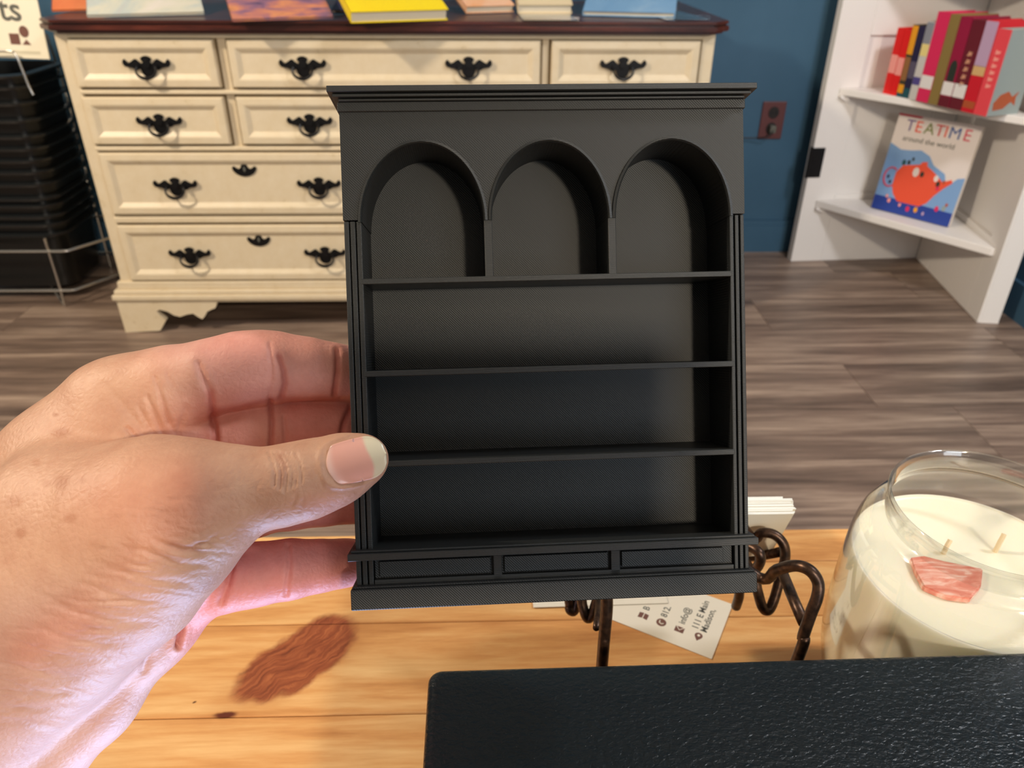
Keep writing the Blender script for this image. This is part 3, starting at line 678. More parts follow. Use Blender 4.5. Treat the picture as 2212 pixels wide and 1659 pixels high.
# ------------------------------------------------------------------ bronze wire stand with its pack of cards
WR = .0026
ws = thing('wire_card_stand', 'bronze wire card stand on the desk between black box and candle', 'stand', (.09, .27, DESK))
def wire(pts, r=WR, n=6, straight=False, name='wire'):
    P = [Vector(p) - Vector((.09, .27, DESK)) for p in pts]
    bm = BM(); tube(bm, P if straight else catmull(P, n), r, 12); return obj(name, bm, M_bronze, ws, 'all')
q = lambda x, y, Y: ony(x, y, Y)
Lr = [(.1225, .222, DESK + WR), q(1724, 1420, .226), q(1735, 1375, .228), q(1751, 1327, .230), q(1765, 1290, .232), q(1767, 1258, .235), q(1749, 1232, .238), q(1718, 1222, .243), q(1678, 1231, .250), q(1638, 1247, .258), (.094, .268, .862), (.06, .270, .860)]
wire(Lr, name='leg')
Ll = [(.0475, .222, DESK + WR), q(1301, 1430, .226), q(1306, 1370, .228), q(1311, 1310, .231), (.0476, .236, .868), (.052, .25, .870), (.06, .270, .860)]
wire(Ll, name='leg')
hookr = [(.112, .300, .862), q(1622, 1160, .300), q(1645, 1151, .298), q(1672, 1155, .296), q(1692, 1175, .293), q(1696, 1205, .290), q(1686, 1245, .286), q(1672, 1295, .280), q(1660, 1318, .277), q(1647, 1312, .277), q(1636, 1275, .280), q(1626, 1240, .284), (.118, .292, .838)]
wire(hookr, name='hook')
wire([q(1692, 1241, .266), q(1712, 1290, .250), q(1736, 1345, .234)], straight=True, name='brace')
wire([q(1600, 1205, .318), q(1650, 1200, .316), q(1686, 1192, .296)], straight=True, name='cross_bar')
wire([q(1600, 1178, .285), q(1624, 1183, .280), q(1641, 1197, .276), q(1640, 1218, .276), q(1622, 1240, .280), q(1600, 1262, .285), q(1596, 1290, .288), q(1590, 1310, .292)], name='hook')
wire([q(1310, 1240, .285), q(1290, 1295, .280), q(1280, 1325, .278), q(1270, 1336, .278), q(1262, 1320, .279), q(1257, 1295, .282), q(1262, 1250, .286), (.045, .296, .85)], name='hook')
wire([q(1262, 1240, .300), q(1248, 1295, .296), q(1240, 1320, .294), q(1230, 1315, .294), q(1228, 1290, .296), (.03, .305, .84)], name='hook')
wire([q(1294, 1290, .262), q(1291, 1330, .250), q(1288, 1356, .236)], straight=True, r=.0016, name='brace')
wire([(.03, .305, .84), (.06, .30, .845), (.118, .292, .838)], straight=False, name='cross_bar')
wire([(.112, .300, .862), (.07, .302, .866), (.045, .296, .85)], name='cross_bar')
cu = Vector((0, -.342, .94)); cn = Vector((0, .94, .342)); ctop = Vector((.1545, .3000, .8438))
cp = None
for k in range(18):
    if cp is None:
        bm = BM(); P = [ctop, ctop + Vector((-.0889, 0, 0)), ctop + Vector((-.0889, 0, 0)) - cu * .051, ctop - cu * .051]
        A_ = [bm.verts.new(p - ctop) for p in P]; B2 = [bm.verts.new(p - ctop + cn * .00048) for p in P]
        bm.faces.new(A_); bm.faces.new(B2[::-1]); sf = [bm.faces.new((A_[i], B2[i], B2[(i + 1) % 4], A_[(i + 1) % 4])) for i in range(4)]
        for f in sf: f.material_index = 1
        cp = obj('stacked_card', bm, [M_card, M_cardedge])
        c = cp
    else: c = cp.copy(); COL.objects.link(c)
    c.location = ctop + cn * (.00056 * k) + Vector((random.uniform(-.0012, .0012) - (.004 if k > 15 else 0), 0, 0)) + cu * random.uniform(-.0004, .0004)
    tag(c, 'white-edged card in the thick pack held by the bronze wire stand', 'card', 'pack of cards in the wire stand')

# ------------------------------------------------------------------ candle
CXc, CYc = .2229, .2586
ca = thing('jar_candle', 'cream two-wick candle in a clear glass jar at the right of the desk', 'candle', (CXc, CYc, DESK))
outer = [(0, .0), (.040, .0), (.0455, .006), (.0478, .022), (.0500, .034), (.0532, .048), (.0549, .062), (.0553, .080), (.0550, .098), (.0545, .112), (.0537, .122), (.0518, .130), (.0480, .1365), (.0440, .1400), (.0432, .1425), (.0430, .1448), (.0434, .1475), (.0441, .1492), (.0444, .1503), (.0438, .1512), (.0429, .1506), (.0424, .1478), (.0423, .1448), (.0424, .1420), (.0430, .1385)]
def smooth_prof(P, n=4): return [(max(v.x, 0), v.z) for v in catmull([(a, 0, b) for a, b in P], n)]
bm = BM(); lathe(bm, smooth_prof(outer), 96); obj('glass_jar', bm, M_glass, ca, 'all')
WZ = .1165
wax = [(0, .006), (.038, .006), (.0445, .010), (.0466, .022), (.0488, .034), (.0520, .048), (.0537, .062), (.0541, .080), (.0538, .098), (.0533, .110), (.0529, WZ - .001), (.0520, WZ), (.0500, WZ - .0012), (.03, WZ - .0016), (0, WZ - .0014)]
bm = BM(); lathe(bm, smooth_prof(wax, 3), 96); obj('wax', bm, M_wax, ca, 'all')
for (px, py) in ((2152, 1186), (2040, 1190)):
    p = onz(px, py, DESK + WZ); x, y = p.x - CXc, p.y - CYc
    bm = BM(); hgt = .0085 if px > 2100 else .006
    tube(bm, catmull([(x, y, WZ - .002), (x + .0003, y, WZ + hgt * .5), (x + .0012, y + .0006, WZ + hgt * .85), (x + .0016, y + .0010, WZ + hgt)], 4), .0011, 8); obj('wick', bm, M_wick, ca, True)
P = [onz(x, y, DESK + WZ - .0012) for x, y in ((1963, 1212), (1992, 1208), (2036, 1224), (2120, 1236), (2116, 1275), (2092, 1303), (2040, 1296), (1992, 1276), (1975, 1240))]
bm = BM(); slab(bm, [(p.x - CXc, p.y - CYc) for p in P], WZ - .0018, WZ + .0015, .0007); obj('coral_reflection', bm, M_coral, ca, True)['label'] = 'coral pink reflection in the jar glass, built as a patch on the wax'  # solid patch added to stand for a pink reflection in the glass

# ------------------------------------------------------------------ miniature bookcase held in the hand
def rot(wv_):
    t_ = np.linalg.norm(wv_); k = wv_ / t_; K = np.array([[0, -k[2], k[1]], [k[2], 0, -k[0]], [-k[1], k[0], 0]])
    return np.eye(3) + np.sin(t_) * K + (1 - np.cos(t_)) * K @ K
RB = rot(np.array([.0406, -.0574, -.0284])); TB = np.array([.0118, .0039, .2310])
def b2w(x, y, z): return EYE + R @ (RB @ np.array([x, y, z]) + TB)      # x right, y down, z away
og = b2w(0, .06143, 0); cxv, cyv, czv = R @ RB[:, 0], R @ RB[:, 2], -(R @ RB[:, 1])
bk = thing('miniature_bookcase', 'black miniature bookcase with three arches held up by the hand', 'bookcase')
bk.matrix_world = Matrix(((cxv[0], cyv[0], czv[0], og[0]), (cxv[1], cyv[1], czv[1], og[1]), (cxv[2], cyv[2], czv[2], og[2]), (0, 0, 0, 1)))
def Z(y): return .06143 - y                            # height above the base
D, IL, IR = .0222, -.0545, .0551
def part(name, *boxes, m=M_print, bev=.00015):
    bm = BM()
    for b in boxes: box(bm, *b, bev, 1)
    return obj(name, bm, m, bk)
part('back_panel', (-.0598, .0598, D, D + .0015, .002, Z(-.0868)))
part('side_panel', (-.06, IL - .0002, .002, D, .004, Z(-.0535)))
part('side_panel', (IR + .0002, .06, .002, D, .004, Z(-.0535)))
# fluted pilasters: three reeds with grooves between
for s, xa, xb in ((-1, -.06, IL), (1, IR, .06)):
    bm = BM(); w_ = abs(xb - xa); n = 3; gw = .00042
    for k in range(n):
        x0 = xa + k * w_ / n + gw / 2; x1 = xa + (k + 1) * w_ / n - gw / 2
        box(bm, x0, x1, 0, .0022, Z(.0443), Z(-.0533), .00022, 2)
        box(bm, x0, x1, 0, .0022, Z(.0547), Z(.0466), .00022, 2)
    obj('pilaster', bm, M_printl, bk)
def arch(a, b, yt, ys, n=40):
    c, r = (a + b) / 2, (b - a) / 2
    return [(c + r * math.cos(math.pi * i / n), Z(ys) + (Z(yt) - Z(ys)) * math.sin(math.pi * i / n)) for i in range(n + 1)]   # right to left
AR = [(-.0545, -.0187), (-.0163, .0184), (.0207, .0551)]
YS, YT = -.0530, -.0757
pts = [(-.06, Z(-.0849)), (.06, Z(-.0849)), (.06, Z(-.0537))]
for a, b in AR[::-1]: pts += arch(a, b, YT, YS)
pts.append((-.06, Z(-.0537)))
# front plate with the three arches runs the full depth of the case, so its underside is the barrel of each arch
bm = BM(); prism(bm, pts[:3] + [(IR, Z(-.0537))] + pts[3:-1] + [(IL, Z(-.0537))] + pts[-1:], 0, D)
obj('arch_panel', bm, M_print, bk)
for a, b in AR:                                        # raised bead round each arch
    bm = BM(); A1 = arch(a - .0011, b + .0011, YT - .0011, YS); A0 = arch(a, b, YT, YS)
    f_ = [[bm.verts.new((p[0], yy, p[1])) for p in ar] for ar, yy in ((A1, .0001), (A1, -.0007), (arch(a - .0004, b + .0004, YT - .0004, YS), -.0009), (A0, -.0003), (A0, .0006))]
    for r0, r1 in zip(f_, f_[1:]):
        for k in range(len(r0) - 1): bm.faces.new((r0[k], r0[k + 1], r1[k + 1], r1[k]))
    obj('arch_bead', bm, M_printl, bk, True)
for a, b in ((-.0187, -.0163), (.0184, .0207)): part('divider', (a, b, .0, D, Z(-.0362), Z(-.0533)), m=M_printl)
for yt, yb2 in ((-.03655, -.0349), (-.00926, -.0076), (.01765, .0193)):
    part('shelf', (IL - .0008, IR + .0008, -.0001, D, Z(yb2), Z(yt)), m=M_printl)
part('bottom_shelf', (IL - .001, IR + .001, .0, D, Z(.0464), Z(.0452)), m=M_printl)
part('ledge', (-.0618, .0618, -.0030, .0035, Z(.0466), Z(.0445)), (-.0610, .0610, -.0018, .0035, Z(.0445), Z(.0438)), (-.0618, -.0595, .0, D, Z(.0466), Z(.0445)), (.0595, .0618, .0, D, Z(.0466), Z(.0445)), m=M_printl)
part('frieze', (-.0604, .0604, -.0008, D, Z(-.0849), Z(-.0876)))
# crown moulding: stepped rings, widest at the top
bm = BM()
for y1, y0, o in ((-.0882, -.0876, .0014), (-.0884, -.0882, .0006), (-.0892, -.0884, .0029), (-.0894, -.0892, .0018), (-.0911, -.0894, .0042)):
    box(bm, -.0585 - o, .0585 + o, -o - .0004, D + .001, Z(y0), Z(y1), .00012, 1)
obj('cornice', bm, M_printl, bk)
part('apron', (-.0545, .0551, .0016, D, Z(.0548), Z(.0464)))
for xa, xb in ((-.0188, -.0162), (.0170, .0198)): part('stile', (xa, xb, .0, .0018, Z(.0547), Z(.0465)), m=M_printl)
part('rail', (-.0545, .0551, .0, .0018, Z(.0548), Z(.0532)), (-.0545, .0551, .0002, .0018, Z(.0474), Z(.0464)), m=M_printl)
for xa, xb in ((-.0530, -.0196), (-.0155, .0162), (.0204, .0520)): part('drawer_panel', (xa, xb, .0006, .0018, Z(.0527), Z(.0479)))
part('plinth', (-.0613, .0613, -.0028, D + .001, 0, Z(.0552)), (-.0608, .0608, -.0022, D, Z(.0552), Z(.0545)), m=M_print, bev=.0003)

# ------------------------------------------------------------------ the hand
# smooth-blended tapered limbs evaluated on a grid (camera axes, metres), surfaced with surface nets
VOX = .00054
def C3(x, y, d): return np.array([(x - CX) / F * d, (y - CY) / F * d, d])
lo_ = np.array([-.200, -.022, .185]); hi_ = np.array([-.020, .150, .305])
nn_ = np.ceil((hi_ - lo_) / VOX).astype(int)
ax = [lo_[i] + VOX * np.arange(nn_[i]) for i in range(3)]
def chain(pts, k=.003, flat=1.0, field=None):
    """pts: (px, py, depth, radius in px)"""
    if field is None: field = np.full(nn_, 1.0, np.float32)
    S = [(C3(x, y, d), r * d / F) for x, y, d, r in pts]
    for (p, r0), (q_, r1) in zip(S, S[1:]):
        m_ = max(r0, r1) + k + .004
        a = np.clip(((np.minimum(p, q_) - m_ - lo_) / VOX).astype(int), 0, nn_); b = np.clip(((np.maximum(p, q_) + m_ - lo_) / VOX).astype(int) + 1, 0, nn_)
        if np.any(b <= a): continue
        X = ax[0][a[0]:b[0]][:, None, None]; Y_ = ax[1][a[1]:b[1]][None, :, None]; Zz = ax[2][a[2]:b[2]][None, None, :]
        d_ = q_ - p; L2 = (d_ ** 2).sum()
        t_ = np.clip(((X - p[0]) * d_[0] + (Y_ - p[1]) * d_[1] + (Zz - p[2]) * d_[2]) / L2, 0, 1)
        dist = np.sqrt((X - p[0] - t_ * d_[0]) ** 2 + (Y_ - p[1] - t_ * d_[1]) ** 2 + (Zz - p[2] - t_ * d_[2]) ** 2) - (r0 + (r1 - r0) * t_)
        sub = field[a[0]:b[0], a[1]:b[1], a[2]:b[2]]
        h = np.clip(.5 + .5 * (sub - dist) / k, 0, 1)
        field[a[0]:b[0], a[1]:b[1], a[2]:b[2]] = sub * (1 - h) + dist * h - k * h * (1 - h)
    return field
def smin(a, b, k):
    h = np.clip(.5 + .5 * (a - b) / k, 0, 1); return a * (1 - h) + b * h - k * h * (1 - h)
# palm and back of the hand
palm = chain([(232, 876, .2475, 88), (110, 1010, .249, 96), (-40, 1200, .250, 120), (-170, 1340, .250, 150)], .012)
palm = chain([(300, 865, .2470, 86), (180, 1010, .250, 110), (0, 1250, .252, 130)], .012, field=palm)
palm = chain([(375, 862, .2480, 82), (300, 1000, .254, 95), (120, 1250, .256, 130), (-40, 1450, .254, 150)], .010, field=palm)
palm = chain([(400, 960, .2530, 76), (400, 1090, .258, 80), (250, 1300, .260, 110), (60, 1500, .256, 140)], .010, field=palm)
palm = chain([(395, 1290, .2500, 74), (325, 1345, .2500, 86), (185, 1505, .2480, 96), (60, 1620, .2460, 110), (-120, 1760, .244, 150)], .008, field=palm)
palm = chain([(-60, 1400, .246, 190), (-160, 1600, .245, 230)], .012, field=palm)
# thumb and thenar
th = chain([(786, 992, .2185, 50), (752, 1004, .2185, 62), (715, 1020, .2185, 71), (660, 1037, .2180, 79), (600, 1051, .2175, 81), (520, 1062, .2170, 87), (440, 1082, .2170, 101), (380, 1105, .2180, 122)], .003)
th = chain([(440, 1082, .2170, 101), (380, 1105, .2180, 126), (300, 1150, .2210, 165), (205, 1238, .2260, 190), (95, 1360, .2320, 178), (-20, 1478, .2360, 170), (-140, 1600, .238, 190)], .010, field=th)
th = chain([(440, 1120, .2170, 92), (385, 1165, .2200, 112), (300, 1240, .2240, 140)], .006, field=th)
th = chain([(330, 1080, .2190, 112), (150, 1120, .2300, 150), (20, 1230, .2360, 160)], .010, field=th)
web = chain([(260, 960, .2400, 80), (180, 1060, .2400, 110), (60, 1170, .243, 130)], .010)
idx = chain([(300, 862, .2460, 90), (380, 838, .2455, 88), (455, 815, .2450, 78), (520, 800, .2460, 79), (570, 795, .2470, 76), (602, 793, .2480, 69), (663, 797, .2500, 64), (722, 804, .2540, 58), (775, 812, .2590, 56), (850, 822, .2622, 50)], .0035)
mid = chain([(400, 955, .2520, 78), (461, 955, .2520, 70), (530, 945, .2530, 71), (584, 932, .2540, 69), (660, 925, .2560, 62), (723, 923, .2580, 60), (780, 928, .2612, 56), (860, 935, .2632, 49)], .0035)
rng_ = chain([(400, 1100, .2560, 78), (470, 1098, .2560, 68), (540, 1092, .2560, 67), (632, 1078, .2570, 62), (700, 1072, .2590, 60), (765, 1070, .2612, 56), (840, 1070, .2632, 48)], .0035)
pky = chain([(410, 1268, .2490, 74), (450, 1256, .2480, 70), (491, 1250, .2470, 66), (545, 1242, .2480, 64), (580, 1236, .2490, 59), (630, 1229, .2500, 60), (693, 1222, .2540, 52), (745, 1216, .2585, 47), (820, 1208, .2622, 41)], .0035)
PT = smin(smin(palm, web, .010), th, .0035)
fld = smin(PT, idx, .0055)
for f_ in (mid, rng_, pky):
    fld = smin(fld, np.maximum(smin(PT, f_, .0045), -1), .0008)
del palm, th, web, idx, mid, rng_, pky, PT
def surface_nets(f):
    s = f < 0
    nx, ny, nz = f.shape
    c = np.zeros((nx - 1, ny - 1, nz - 1), np.int8)
    for i in (0, 1):
        for j in (0, 1):
            for k in (0, 1): c += s[i:nx - 1 + i, j:ny - 1 + j, k:nz - 1 + k]
    act = (c > 0) & (c < 8); ids = np.full(act.shape, -1, np.int32); I = np.argwhere(act); ids[act] = np.arange(len(I))
    acc = np.zeros((len(I), 3)); cnt = np.zeros(len(I))
    cor = [(i, j, k) for i in (0, 1) for j in (0, 1) for k in (0, 1)]
    val = {o: f[I[:, 0] + o[0], I[:, 1] + o[1], I[:, 2] + o[2]] for o in cor}
    for a in cor:
        for dd in range(3):
            if a[dd] == 0:
                b = list(a); b[dd] = 1; b = tuple(b); va, vb = val[a], val[b]; m_ = (va < 0) != (vb < 0)
                t_ = np.where(m_, va / np.where(m_, va - vb, 1), 0)
                pnt = np.tile(np.array(a, float), (len(I), 1)); pnt[:, dd] += t_
                acc[m_] += pnt[m_]; cnt[m_] += 1
    V = (I + acc / cnt[:, None]) * VOX + lo_
    Fc = []
    for dd in range(3):
        u, v_ = (dd + 1) % 3, (dd + 2) % 3
        sl0 = [slice(None)] * 3; sl1 = [slice(None)] * 3; sl0[dd] = slice(0, -1); sl1[dd] = slice(1, None)
        d0 = s[tuple(sl0)]; d1 = s[tuple(sl1)]; E = np.argwhere(d0 != d1)
        E = E[(E[:, u] > 0) & (E[:, v_] > 0) & (E[:, u] < f.shape[u] - 1) & (E[:, v_] < f.shape[v_] - 1)]
        ins = s[E[:, 0], E[:, 1], E[:, 2]]
        def cid(du, dv): Q = E.copy(); Q[:, u] -= du; Q[:, v_] -= dv; return ids[Q[:, 0], Q[:, 1], Q[:, 2]]
        q4 = np.stack([cid(1, 1), cid(0, 1), cid(0, 0), cid(1, 0)], 1)
        q4[~ins] = q4[~ins][:, ::-1]; Fc.append(q4)
    return V, np.concatenate(Fc)
V, Q = surface_nets(fld); del fld
# relax the grid marks
def relax(V, Q, it, lam=.5):
    e = np.concatenate([Q[:, [0, 1]], Q[:, [1, 2]], Q[:, [2, 3]], Q[:, [3, 0]]]); n = len(V)
    for _ in range(it):
        s = np.zeros((n, 3)); c = np.zeros(n)
        for dd in range(3): s[:, dd] = np.bincount(e[:, 0], V[e[:, 1], dd], n) + np.bincount(e[:, 1], V[e[:, 0], dd], n)
        c = np.bincount(e[:, 0], minlength=n) + np.bincount(e[:, 1], minlength=n)
        V = V + lam * (s / np.maximum(c, 1)[:, None] - V)
    return V
V = relax(V, Q, 3)
def largest(V, Q):
    lab = np.arange(len(V)); 
    while True:                                        # label spreading with pointer jumping
        m4_ = lab[Q].min(1); new = lab.copy()
        for k in range(4): np.minimum.at(new, Q[:, k], m4_)
        new = new[new]; new = new[new]
        if (new == lab).all(): break
        lab = new
    top = np.bincount(lab).argmax(); keep = lab == top; idm = np.cumsum(keep) - 1
    return V[keep], idm[Q[keep[Q[:, 0]]]]
V, Q = largest(V, Q)
def normals(V, Q):
    fn = np.cross(V[Q[:, 2]] - V[Q[:, 0]], V[Q[:, 3]] - V[Q[:, 1]]); n = np.zeros_like(V)
    for k in range(4):
        for dd in range(3): n[:, dd] += np.bincount(Q[:, k], fn[:, dd], len(V))
    return n / np.maximum(np.linalg.norm(n, axis=1), 1e-12)[:, None]
Nn = normals(V, Q)
if (Nn * (V - V.mean(0))).sum() < 0: Q = Q[:, ::-1]; Nn = -Nn
PX = CX + F * V[:, 0] / V[:, 2]; PY = CY + F * V[:, 1] / V[:, 2]
facing = np.clip(-Nn[:, 2] * 2.5 + .3, 0, 1)
disp = np.zeros(len(V))
def dpoly(P):
    P = np.array(P, float); best = np.full(len(V), 1e9)
    for a, b in zip(P, P[1:]):
        d_ = b - a; t_ = np.clip(((PX - a[0]) * d_[0] + (PY - a[1]) * d_[1]) / (d_ @ d_), 0, 1)
        best = np.minimum(best, np.hypot(PX - a[0] - t_ * d_[0], PY - a[1] - t_ * d_[1]))
    return best
def crease(P, depth, wd, lo=0, hi=1, ridge=.12):
    global disp
    d_ = dpoly(P); m_ = (V[:, 2] >= lo) & (V[:, 2] <= hi)
    disp -= m_ * facing * depth * (np.exp(-(d_ / wd) ** 2) - ridge * np.exp(-((d_ - 2.2 * wd) / (1.4 * wd)) ** 2))
FG, BG = (0, .2345), (.2285, 1)
sm_ = lambda e0, e1, x: (lambda t: t * t * (3 - 2 * t))(np.clip((x - e0) / (e1 - e0), 0, 1))
# finger creases
crease([(427, 785), (440, 820), (455, 850), (460, 885)], .0009, 7, *BG)
crease([(582, 742), (586, 780), (586, 820), (581, 858)], .0004, 4, *BG)
crease([(603, 770), (612, 800), (616, 830), (608, 858)], .0009, 5, *BG)
crease([(728, 756), (729, 800), (722, 852)], .0011, 5, *BG)
crease([(584, 868), (587, 910), (585, 970)], .0012, 5, *BG)
crease([(612, 900), (616, 940), (614, 975)], .0006, 4, *BG)
crease([(756, 880), (742, 915), (736, 950)], .0010, 5, *BG)
crease([(460, 900), (466, 940), (468, 976)], .0014, 6, *BG)
crease([(490, 1190), (500, 1225), (492, 1262), (478, 1300)], .0012, 7, *BG)
crease([(622, 1178), (626, 1210), (622, 1250), (618, 1286)], .0007, 5, *BG)
crease([(373, 1300), (388, 1330), (392, 1360), (386, 1395)], .0022, 6, *BG)
crease([(318, 1370), (322, 1410), (310, 1450)], .0006, 8, *BG)
# web folds
for P, dp, wd in (([(318, 858), (336, 900), (352, 940), (372, 972)], .00055, 5), ([(334, 815), (346, 850), (354, 885), (364, 915)], .00045, 4.5), ([(360, 806), (372, 832)], .0003, 4), ([(402, 880), (388, 925), (380, 968)], .00045, 6), ([(275, 925), (300, 950), (322, 970)], .0006, 6), ([(228, 935), (250, 955), (275, 968)], .0005, 6), ([(225, 830), (262, 870), (300, 920), (330, 960)], .0003, 8), ([(350, 860), (362, 900), (380, 940)], .0003, 4), ([(300, 880), (318, 915), (342, 950)], .0003, 4)):
    crease(P, dp, wd, *BG)
# thumb knuckle wrinkles
for k, (x, b_) in enumerate(((584, 6), (594, 9), (604, 12), (616, 12), (628, 9), (641, 6))):
    crease([(x - 2, 976 + k), (x + b_, 1000), (x + b_ + 4, 1022), (x + b_ * .4 + 6, 1060 - abs(k - 2) * 6)], .00055, 3.4, *FG)
for (x, y, l) in ((655, 1080, 26), (640, 1070, 22), (560, 1040, 18)): crease([(x, y), (x - 8, y + l)], .0002, 4, *FG)
# folds of loose skin: long irregular lines that fade at both ends
Fm = V[:, 2] < .2375
def fold(P, depth, wd):
    global disp
    P = np.array(P, float)
    sel = np.where(Fm & (PX > P[:, 0].min() - 30) & (PX < P[:, 0].max() + 30) & (PY > P[:, 1].min() - 30) & (PY < P[:, 1].max() + 30))[0]
    if len(sel) == 0: return
    x, y = PX[sel], PY[sel]; best = np.full(len(sel), 1e9); tt_ = np.zeros(len(sel)); n_ = len(P) - 1
    for k, (a, b) in enumerate(zip(P, P[1:])):
        d_ = b - a; t_ = np.clip(((x - a[0]) * d_[0] + (y - a[1]) * d_[1]) / (d_ @ d_), 0, 1); dd_ = np.hypot(x - a[0] - t_ * d_[0], y - a[1] - t_ * d_[1])
        m_ = dd_ < best; best = np.where(m_, dd_, best); tt_ = np.where(m_, (k + t_) / n_, tt_)
    disp[sel] -= facing[sel] * depth * np.sin(np.pi * np.clip(tt_, 0, 1)) ** .7 * (np.exp(-(best / wd) ** 2) - .25 * np.exp(-((best - 2.1 * wd) / (1.2 * wd)) ** 2))
key_folds = [([(478, 1150), (450, 1172), (410, 1184), (360, 1176), (320, 1160)], .0010, 5.5), ([(450, 1196), (405, 1196), (365, 1182), (330, 1172)], .0008, 5), ([(455, 1220), (390, 1222), (330, 1196), (270, 1180)], .0008, 7), ([(420, 1262), (340, 1258), (270, 1236), (200, 1216)], .0008, 8),
    ([(392, 1300), (310, 1302), (230, 1282), (150, 1250)], .0008, 8), ([(350, 1345), (260, 1348), (170, 1325), (90, 1290)], .0008, 8), ([(310, 1388), (220, 1392), (140, 1378), (50, 1340)], .0008, 8), ([(280, 1422), (190, 1430), (100, 1414), (10, 1380)], .0008, 8), ([(240, 1458), (150, 1464), (70, 1452), (-20, 1425)], .0009, 8), ([(200, 1494), (110, 1502), (30, 1492)], .0008, 7), ([(165, 1528), (90, 1532), (0, 1530)], .0008, 7), ([(140, 1575), (60, 1562), (-20, 1560)], .0007, 7)]
for P, dp, wd in key_folds: fold(P, dp * .55, wd)
rs = np.random.default_rng(5)
for _ in range(230):                                   # fine folds that follow the same sweep
    s_ = rs.uniform(0, 1); x = 470 - 420 * s_ + rs.uniform(-150, 20); y = 1150 + 420 * s_ + rs.uniform(-90, 40)
    a = math.radians(rs.normal(10, 9)); l = rs.uniform(20, 75); w_ = rs.uniform(-6, 6)
    P = [(x + math.cos(a) * l * t_, y + math.sin(a) * l * t_ + w_ * math.sin(3 * t_)) for t_ in (-1, -.5, 0, .5, 1)]
    fold(P, rs.uniform(.00006, .00017), rs.uniform(2.6, 4.6))
for _ in range(160):                                   # shallow crossing lines over the back of the thumb
    x, y = rs.uniform(-20, 640), rs.uniform(960, 1300); a = rs.normal(-.9, .5); l = rs.uniform(8, 26)
    fold([(x - math.cos(a) * l, y - math.sin(a) * l), (x, y + 2), (x + math.cos(a) * l, y + math.sin(a) * l)], .00008, 3)
# raised skin round the nail
_a = math.radians(-13); _x = ((PX - 766) * math.cos(_a) + (PY - 994) * math.sin(_a)) / 68; _y = (-(PX - 766) * math.sin(_a) + (PY - 994) * math.cos(_a)) / 49
_r = (np.abs(_x) ** 3 + np.abs(_y) ** 3) ** (1 / 3)
disp += Fm * facing * sm_(.55, -.1, _x) * .0005 * np.exp(-((_r - 1.10) / .09) ** 2)
V = V + Nn * disp[:, None]
Wv = EYE + V @ R.T
me = bpy.data.meshes.new('hand'); me.from_pydata(Wv.tolist(), [], Q.tolist()); me.update()
for p in me.polygons: p.use_smooth = True
me.materials.append(M_skin)
hand = link(bpy.data.objects.new('hand', me))
tag(hand, 'left hand gripping the black bookcase, thumb in front and fingers behind', 'hand')
# skin tone painted per vertex (age spots, redness, plus lightness set against the lamps and shaded creases)
lin = lambda r, g, b: np.array(srgb(r, g, b)[:3])
tone = np.tile(lin(208, 163, 134), (len(V), 1))
def blend(mask, c): global tone; tone = tone * (1 - mask[:, None]) + lin(*c)[None] * mask[:, None]
sm = lambda e0, e1, x: (lambda t: t * t * (3 - 2 * t))(np.clip((x - e0) / (e1 - e0), 0, 1))
back = sm(.2275, .2365, V[:, 2])
blend(back * sm(230, 430, PX) * sm(1000, 960, PY), (228, 172, 154))
blend(back * sm(395, 470, PX), (236, 170, 154))  # fingers lightened in colour where the key lamp falls weaker
blend(back * sm(575, 640, PX) * sm(860, 880, PY), (228, 150, 138))  # darker finger segment, its shade put into the tone
blend(back * sm(1130, 1180, PY) * sm(300, 430, PX), (228, 150, 140))
blend(back * sm(1280, 1420, PY) * sm(470, 300, PX), (200, 158, 140))
fg = 1 - back
blend(fg * np.exp(-((PX - 300) / 150) ** 2 - ((PY - 1090) / 90) ** 2) * .55, (208, 142, 114))
blend(fg * sm(1180, 1400, PY) * .8, (196, 160, 146))  # lower hand dulled in colour to hold back the lamplight
blend(fg * np.exp(-(dpoly([(400, 1040), (400, 1130), (300, 1230), (180, 1330), (60, 1400)]) / 55) ** 2) * .40, (212, 132, 104))
blend(fg * np.exp(-(dpoly([(450, 1190), (330, 1230), (230, 1300)]) / 50) ** 2) * .35, (206, 176, 150))
blend(fg * np.exp(-((PX - 700) / 60) ** 2 - ((PY - 1090) / 30) ** 2) * .4, (226, 160, 142))
for (x, y, a, b, st) in ((130, 934, 22, 10, .55), (60 * 2.2, 1040, 18, 20, .6), (100, 1045, 12, 9, .4), (152, 1118, 15, 11, .45), (45, 1152, 13, 11, .6), (30, 1085, 22, 14, .35), (78, 1000, 10, 8, .4), (120, 896, 7, 4, .7), (180, 1038, 8, 7, .35), (210, 1180, 26, 18, .2)):
    blend(st * np.exp(-(((PX - x) / a) ** 2 + ((PY - y) / b) ** 2) ** 1.6), (172, 112, 78))
blend(np.exp(-(dpoly([(455, 850), (460, 885), (468, 976)]) / 10) ** 2) * .5 * back, (196, 84, 70))  # dark of the finger-base crease painted into the skin colour
blend(np.exp(-(dpoly([(373, 1300), (388, 1330), (392, 1360), (386, 1395)]) / 8) ** 2) * .6 * back, (170, 70, 70))
blend(np.exp(-(dpoly([(282, 925), (300, 945), (318, 962)]) / 8) ** 2) * .5 * back, (196, 96, 84))
for P in ([(603, 770), (612, 800), (616, 830), (608, 858)], [(728, 756), (729, 800), (722, 852)], [(584, 868), (587, 910), (585, 970)], [(756, 880), (742, 915), (736, 950)], [(490, 1190), (500, 1225), (492, 1262)], [(461, 889), (520, 880), (584, 862), (660, 862), (730, 860)]): blend(np.exp(-(dpoly(P) / 7) ** 2) * .45 * back, (186, 84, 76))  # shade in finger creases and between two fingers, painted as tone
